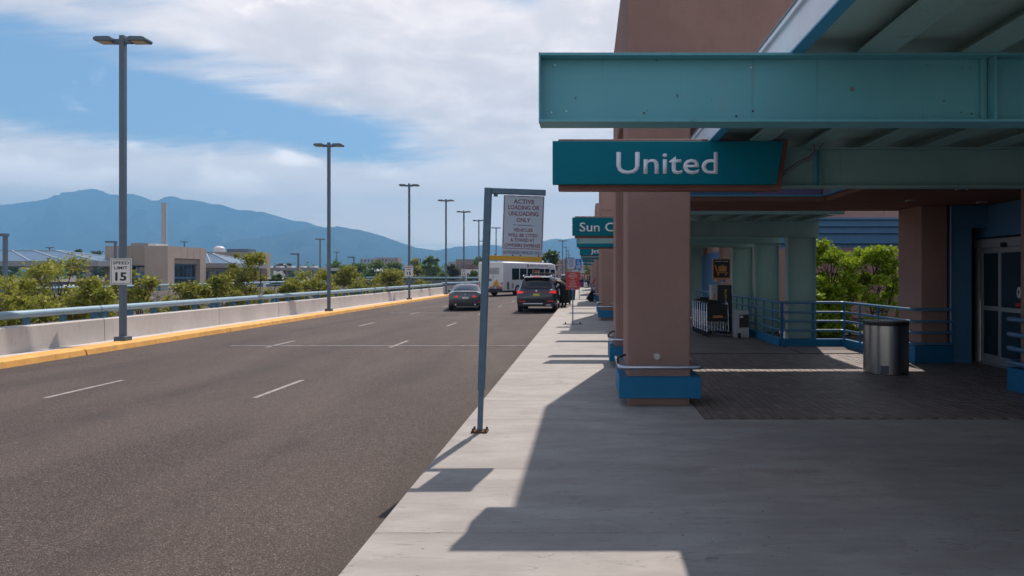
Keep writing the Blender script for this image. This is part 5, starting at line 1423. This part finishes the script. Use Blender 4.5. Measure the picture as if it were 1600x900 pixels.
def disc(par, axis, c, r, m, name='flower_graphic', n=14, pr=.014):
    b = MB()
    if axis == 'x': b.cyl((HW + pr, c[0], c[1]), (HW + pr + .003, c[0], c[1]), r, n=n)
    else: b.cyl((c[0], -pr, c[1]), (c[0], -pr - .003, c[1]), r, n=n)
    b.build(name, m, par)
MB().box(HW + .001, HW + .013, 4.93, 5.04, .95, 2.28).build('yellow_strip', M_GY, gpanel)
disc(gpanel, 'x', (5.55, 1.82), .36, M_GR); disc(gpanel, 'x', (5.55, 1.78), .25, M_GO, pr=.018); disc(gpanel, 'x', (5.56, 1.75), .15, M_GY, pr=.022)
disc(gpanel, 'x', (5.6, 1.5), .16, M_GB, pr=.024)
MB().box(HW + .013, HW + .018, 5.95, 6.12, 1.4, 2.1).build('figure_graphic', M_WHITE, gpanel); MB().box(HW + .013, HW + .018, 6.16, 6.26, 1.4, 1.9).build('figure_graphic', M_GO, gpanel)
for c, r, m in (((.50, 1.0), .27, M_GY), ((.55, 1.28), .07, M_GO), ((.30, .78), .16, M_GB), ((.75, .72), .15, M_GP), ((.62, .72), .10, M_GR), ((.95, 1.02), .06, M_GR), ((.20, .62), .09, M_GB), ((.95, .70), .08, M_GR), ((.25, 1.55), .06, M_GR), ((.02, .70), .10, M_GR), ((-.6, .9), .16, M_GB), ((-.4, .75), .12, M_GY)):
    disc(bus, 'y', c, r, m)
    if r > .14: disc(bus, 'y', c, r * .55, M_GO if m is not M_GO else M_GY, pr=.018)
lv = MB().box(-.85, .85, -.012, -.002, 1.75, 2.35).build('louvre_panel', M_BUS, bus)
for i in range(7): MB().box(-.80, .80, -.03, -.0125, 1.80 + i * .075, 1.835 + i * .075).build('louvre', M_GREYB, lv)
MB().box(-.7, .1, -.012, -.002, 1.22, 1.42).build('rear_print', M_PURP, bus)
for s in (-1, 1):
    for z, m in ((.95, M_TAIL), (1.08, M_TRIM), (.82, M_TAIL), (.70, M_AMBER)):
        MB().cyl((s * 1.06, -.03, z), (s * 1.06, -.002, z), .05, n=12).build('tail_light', m, bus)
    for wy in (2.3, 7.6):
        w_ = MB(); w_.cyl((s * (HW - .28), wy, .46), (s * (HW + .005), wy, .46), .46, n=24); wo = w_.build('wheel', M_RUB, bus, smooth=40, bevel=.03)
        r_ = MB(); r_.cyl((s * (HW + .006), wy, .46), (s * (HW + .02), wy, .46), .27, n=18); r_.build('rim', M_ALU, wo)
    MB().box(s * 1.0, s * .1, .6, 9.2, .28, .419).build('underframe', M_TRIM, bus)
for a in (.9, 1.1): MB().box(HW + .001, HW + .012, a - .35, a - .22, .55, 1.15).build('side_vent', M_TRIM, bus)
for k in range(6): MB().box(HW + .001, HW + .010, 1.3, 1.6, .60 + k * .08, .64 + k * .08).build('side_vent', M_TRIM, bus)
MB().box(HW + .001, HW + .008, 3.95, 4.25, 2.42, 2.62).build('red_logo', M_RED, bus)
text('lettering', 'RENTAL CAR SHUTTLE', M_MAROON, bus, (HW + .002, 6.2, 2.45), height=.15, width=3.3, rot=(R(90), 0, R(90)), bold=.01)
MB().tube([(1.1, 9.7, 2.5), (1.6, 9.95, 2.55), (1.95, 10.0, 2.4)], .035, 6).build('mirror_arm', M_TRIM, bus)
bus.location = (-7.80, 55.4, -.15); bus.rotation_euler = (0, 0, R(-23.5))

# --- vans and cars in the car park
def lot_van(x, D, label, m, h=2.1, l=5.2, rz=80):
    t = thing('parked_van', label, 'van', (0, 0, 0), group='vehicles in the car park')
    prof_ = [(0, .35), (0, h * .95), (.12, h), (l * .72, h), (l * .86, h * .58), (l, h * .48), (l, .35)]
    MB().prism([(y, z) for y, z in prof_], 'x', -.95, .95).build('body', m, t, bevel=.08)
    MB().box(-.96, .96, .4, l * .70, h * .58, h * .88).build('window_glass', M_GLASS, t)
    MB().box(-.8, .8, -.01, .02, h * .58, h * .88).build('window_glass', M_GLASS, t)
    for s in (-1, 1):
        for wy in (.9, l - 1): MB().cyl((s * .75, wy, .36), (s * .98, wy, .36), .36, n=14).build('wheel', M_RUB, t)
    t.location = (at(x, D), D, GZ); t.rotation_euler = (0, 0, R(rz))
lot_van(445, 128, 'white and dark van under the flat canopy', M_WHITE); lot_van(477, 126, 'dark green van right of the white one', paint('dark_green_paint', (.02, .05, .045)), 2.2)
lot_van(457, 122, 'white car in front of the vans in the car park', M_WHITE, 1.45, 4.4, 70)
lot_van(431, 134, 'dark car at the left of the flat canopy', M_SUVP, 1.5, 4.4, 95)

for x, D, lb_, m, h, l, rz in ((420, 108, 'white car parked beside the second concrete block', M_WHITE, 1.45, 4.4, 85), (492, 118, 'silver car parked at the right end of the flat canopy', paint('silver_car_paint'), 1.45, 4.4, 80),
        (508, 150, 'dark car parked beyond the second road lamp', M_SUVP, 1.5, 4.5, 85), (560, 165, 'white van parked among the trees right of the second lamp', M_WHITE, 2.1, 5.2, 88), (600, 170, 'red car parked left of the third lamp', paint('red_car_paint', (.3, .02, .02)), 1.5, 4.4, 90),
        (110, 84, 'dark car under the left blue roof', M_SUVP, 1.5, 4.5, 80), (30, 84, 'blue car under the left end of the blue roof', paint('blue_car_paint', (.02, .06, .2)), 1.5, 4.5, 80)):
    lot_van(x, D, lb_, m, h, l, rz)
# ------------------------------------------------------------------ people and luggage
M_SKIN = mat('skin', (.42, .25, .18), .6); M_HAIR = mat('dark_hair', (.02, .014, .01), .8); M_COAT = mat('black_coat', (.012, .012, .014), .9, var=.3); M_JEAN = mat('blue_trousers', (.05, .08, .16), .9)
M_SHIRT = {'black': M_COAT, 'teal': mat('teal_shirt', (.02, .12, .13), .9), 'purple': mat('purple_shirt', (.10, .03, .12), .9), 'grey': mat('grey_shirt', (.2, .2, .22), .9), 'white': mat('white_scarf', (.6, .58, .55), .9), 'pink': mat('pink_shirt', (.35, .1, .12), .9)}
def skin_obj(name, verts, edges, radii, m, parent, root=0, sub=1):
    me = bpy.data.meshes.new(name); me.from_pydata(verts, edges, []); me.update()
    o = bpy.data.objects.new(name, me); link(o); me.materials.append(m); o.parent = parent
    md = o.modifiers.new('skin', 'SKIN'); 
    for i, v in enumerate(me.skin_vertices[0].data):
        r = radii[i]; v.radius = r if isinstance(r, tuple) else (r, r); v.use_root = (i == root)
    sb = o.modifiers.new('subsurf', 'SUBSURF'); sb.levels = sub; sb.render_levels = sub
    return o
def person(label, J, top, bottom, loc, rz, group, coat=None, hair=M_HAIR, sleeves=True):
    t = thing('person', label, 'person', (0, 0, 0), group=group)
    names = ['pelvis', 'waist', 'chest', 'neck', 'head0', 'head1', 'hipL', 'kneeL', 'ankL', 'toeL', 'hipR', 'kneeR', 'ankR', 'toeR', 'shL', 'elL', 'wrL', 'haL', 'shR', 'elR', 'wrR', 'haR']
    V = [J[n] for n in names]; ix = {n: i for i, n in enumerate(names)}
    E = [('pelvis', 'waist'), ('waist', 'chest'), ('chest', 'neck'), ('neck', 'head0'), ('head0', 'head1'), ('pelvis', 'hipL'), ('hipL', 'kneeL'), ('kneeL', 'ankL'), ('ankL', 'toeL'), ('pelvis', 'hipR'), ('hipR', 'kneeR'), ('kneeR', 'ankR'), ('ankR', 'toeR'),
         ('chest', 'shL'), ('shL', 'elL'), ('elL', 'wrL'), ('wrL', 'haL'), ('chest', 'shR'), ('shR', 'elR'), ('elR', 'wrR'), ('wrR', 'haR')]
    rad = dict(pelvis=(.13, .10), waist=(.12, .09), chest=(.15, .11), neck=.05, head0=.085, head1=.08, hipL=.08, kneeL=.055, ankL=.04, toeL=.035, hipR=.08, kneeR=.055, ankR=.04, toeR=.035, shL=.05, elL=.038, wrL=.026, haL=.03, shR=.05, elR=.038, wrR=.026, haR=.03)
    skin_obj('body', V, [(ix[a], ix[b]) for a, b in E], [rad[n] for n in names], M_SKIN, t)
    def sub_(name, ns, es, m, ex):
        ii = {n: i for i, n in enumerate(ns)}
        rr_ = []
        for n in ns:
            r = rad[n]; rr_.append(tuple(q + ex for q in r) if isinstance(r, tuple) else r + ex)
        return skin_obj(name, [J[n] for n in ns], [(ii[a], ii[b]) for a, b in es], rr_, m, t)
    sub_('trousers', ['pelvis', 'hipL', 'kneeL', 'ankL', 'hipR', 'kneeR', 'ankR'], [('pelvis', 'hipL'), ('hipL', 'kneeL'), ('kneeL', 'ankL'), ('pelvis', 'hipR'), ('hipR', 'kneeR'), ('kneeR', 'ankR')], bottom, .018)
    sub_('shirt', ['waist', 'chest', 'shL', 'elL', 'wrL', 'shR', 'elR', 'wrR'], [('waist', 'chest'), ('chest', 'shL'), ('shL', 'elL'), ('elL', 'wrL'), ('chest', 'shR'), ('shR', 'elR'), ('elR', 'wrR')], top, .02)
    h0, h1 = Vector(J['head0']), Vector(J['head1']); c = h0.lerp(h1, .75)
    MB().ball((c.x, c.y - .015, c.z + .02), .10, .105, .11, 10, 8).build('hair', hair, t, smooth=True)
    for s in ('L', 'R'):
        a = Vector(J['ank' + s]); b = Vector(J['toe' + s]); MB().ball(((a.x + b.x) / 2, (a.y + b.y) / 2, .045), .05, .13, .045, 8, 6).build('shoe', M_BLACK, t, smooth=True)
        hnd = Vector(J['ha' + s]); w = Vector(J['wr' + s]); d = (hnd - w).normalized()
        fm = MB()
        for k in range(4):
            o_ = Vector((0, (-.027 + .018 * k), 0)); q0 = hnd + o_; fm.tube([q0, q0 + d * .035 + Vector((.004, 0, -.01)), q0 + d * (.055 - .006 * abs(k - 1.5)) + Vector((-.006, 0, -.022))], [.009, .008, .006], 6)
        q0 = hnd + Vector((0, .03, .01)) - d * .03; fm.tube([q0, q0 + Vector((0, .025, -.015)) + d * .01, q0 + Vector((0, .03, -.04))], [.010, .009, .007], 6)
        fm.build('fingers', M_SKIN, t, smooth=True)
    if coat: 
        pts, m = coat
        rings = []
        for (x, y, z, a, b) in pts: rings.append([(x + a * math.cos(k * math.pi / 8) * (1 + .05 * math.sin(k * 2.3 + z * 4)), y + b * math.sin(k * math.pi / 8) * (1 + .06 * math.cos(k * 1.7)), z) for k in range(16)])
        MB().loft(rings).build('coat', m, t, smooth=60)
    t.location = loc; t.rotation_euler = (0, 0, rz); return t
def standing(**kw):
    J = dict(pelvis=(0, 0, .95), waist=(0, 0, 1.10), chest=(0, 0, 1.33), neck=(0, 0, 1.50), head0=(0, .01, 1.57), head1=(0, .015, 1.68), hipL=(-.10, 0, .88), kneeL=(-.11, .02, .50), ankL=(-.11, 0, .09), toeL=(-.12, .14, .05), hipR=(.10, 0, .88), kneeR=(.11, .02, .50), ankR=(.11, 0, .09), toeR=(.12, .14, .05),
             shL=(-.18, 0, 1.42), elL=(-.24, -.02, 1.14), wrL=(-.24, .05, .90), haL=(-.24, .07, .83), shR=(.18, 0, 1.42), elR=(.24, -.02, 1.14), wrR=(.24, .05, .90), haR=(.24, .07, .83))
    J.update(kw); return J
# person in a long black coat leaning into the SUV
JB = standing(waist=(0, .06, 1.08), chest=(0, .26, 1.24), neck=(0, .40, 1.30), head0=(0, .47, 1.31), head1=(0, .57, 1.34), shL=(-.18, .32, 1.27), shR=(.18, .32, 1.27), elL=(-.20, .45, 1.02), wrL=(-.15, .62, .92), haL=(-.14, .68, .90), elR=(.20, .45, 1.02), wrR=(.15, .62, .92), haR=(.14, .68, .90))
person('person in a long black coat bending into the navy SUV', JB, M_COAT, M_COAT, (-1.12, 33.7, -.0), R(50), 'people on the pavement', coat=([(0, -.02, .22, .27, .25), (0, -.02, .6, .25, .23), (0, 0, .95, .21, .20), (0, .07, 1.12, .20, .17), (0, .24, 1.26, .20, .14), (0, .36, 1.33, .13, .08)], M_COAT), hair=M_SHIRT['white'])
JC = standing(elR=(.26, -.06, 1.14), wrR=(.28, -.10, .90), haR=(.28, -.11, .83))
person('person in a flared black coat standing behind the open car door', JC, M_COAT, M_COAT, (-1.02, 37.0, 0), R(20), 'people on the pavement', coat=([(0, 0, .28, .36, .32), (0, 0, .7, .28, .25), (0, 0, 1.05, .20, .17), (0, 0, 1.32, .22, .15), (0, 0, 1.47, .12, .09)], M_COAT))
# traveller with tilted suitcase
JW = standing(kneeL=(-.11, .16, .52), ankL=(-.11, .20, .09), toeL=(-.11, .34, .05), kneeR=(.11, .02, .50), ankR=(.11, -.26, .12), toeR=(.11, -.14, .05), elL=(-.26, -.10, 1.16), wrL=(-.32, -.26, .98), haL=(-.33, -.31, .94))
person('traveller in grey and pink beside the columns pulling a black suitcase', JW, M_SHIRT['pink'], M_JEAN, (.66, 41.0, 0), R(-35), 'people on the pavement')
sc_ = thing('suitcase', 'black wheeled suitcase tilted on its wheels, pulled along the pavement', 'suitcase', (0, 0, 0))
MB().box(-.22, .22, -.13, .13, .06, .70).build('case_shell', M_COAT, sc_, bevel=.04)
for s in (-1, 1):
    MB().tube([(s * .12, .10, .70), (s * .12, .10, 1.05)], .010, 6).build('handle_bar', M_CHROME, sc_)
    MB().cyl((s * .18 - .015, .10, .04), (s * .18 + .015, .10, .04), .04, n=12).build('wheel', M_RUB, sc_)
MB().tube([(-.12, .10, 1.05), (.12, .10, 1.05)], .015, 6).build('handle', M_BLACK, sc_)
sc_.location = (.10, 40.6, .0); sc_.rotation_euler = (R(8), R(32), R(15))
# far group
person('distant person in teal top beside the far red notice', standing(), M_SHIRT['teal'], M_JEAN, (-.10, 80, 0), R(170), 'people on the pavement')
person('distant person in black right of the one in teal', standing(), M_SHIRT['black'], M_COAT, (.22, 81.5, 0), R(120), 'people on the pavement')
person('distant person in purple left of the one in teal', standing(), M_SHIRT['purple'], M_COAT, (-.75, 82, 0), R(40), 'people on the pavement')
person('farthest person in pale clothes down the pavement', standing(), M_SHIRT['grey'], M_JEAN, (-.55, 93, 0), R(200), 'people on the pavement')
b = thing('luggage_trolley_load', 'stack of purple and dark bags beside the distant people', 'luggage', (-.5, 79.5, 0))
MB().box(-.75, -.35, 79.3, 79.7, .1, .75).build('case_shell', M_SHIRT['purple'], b, bevel=.04); MB().box(-.72, -.38, 79.32, 79.66, .76, 1.0).build('top_bag', M_COAT, b, bevel=.05)
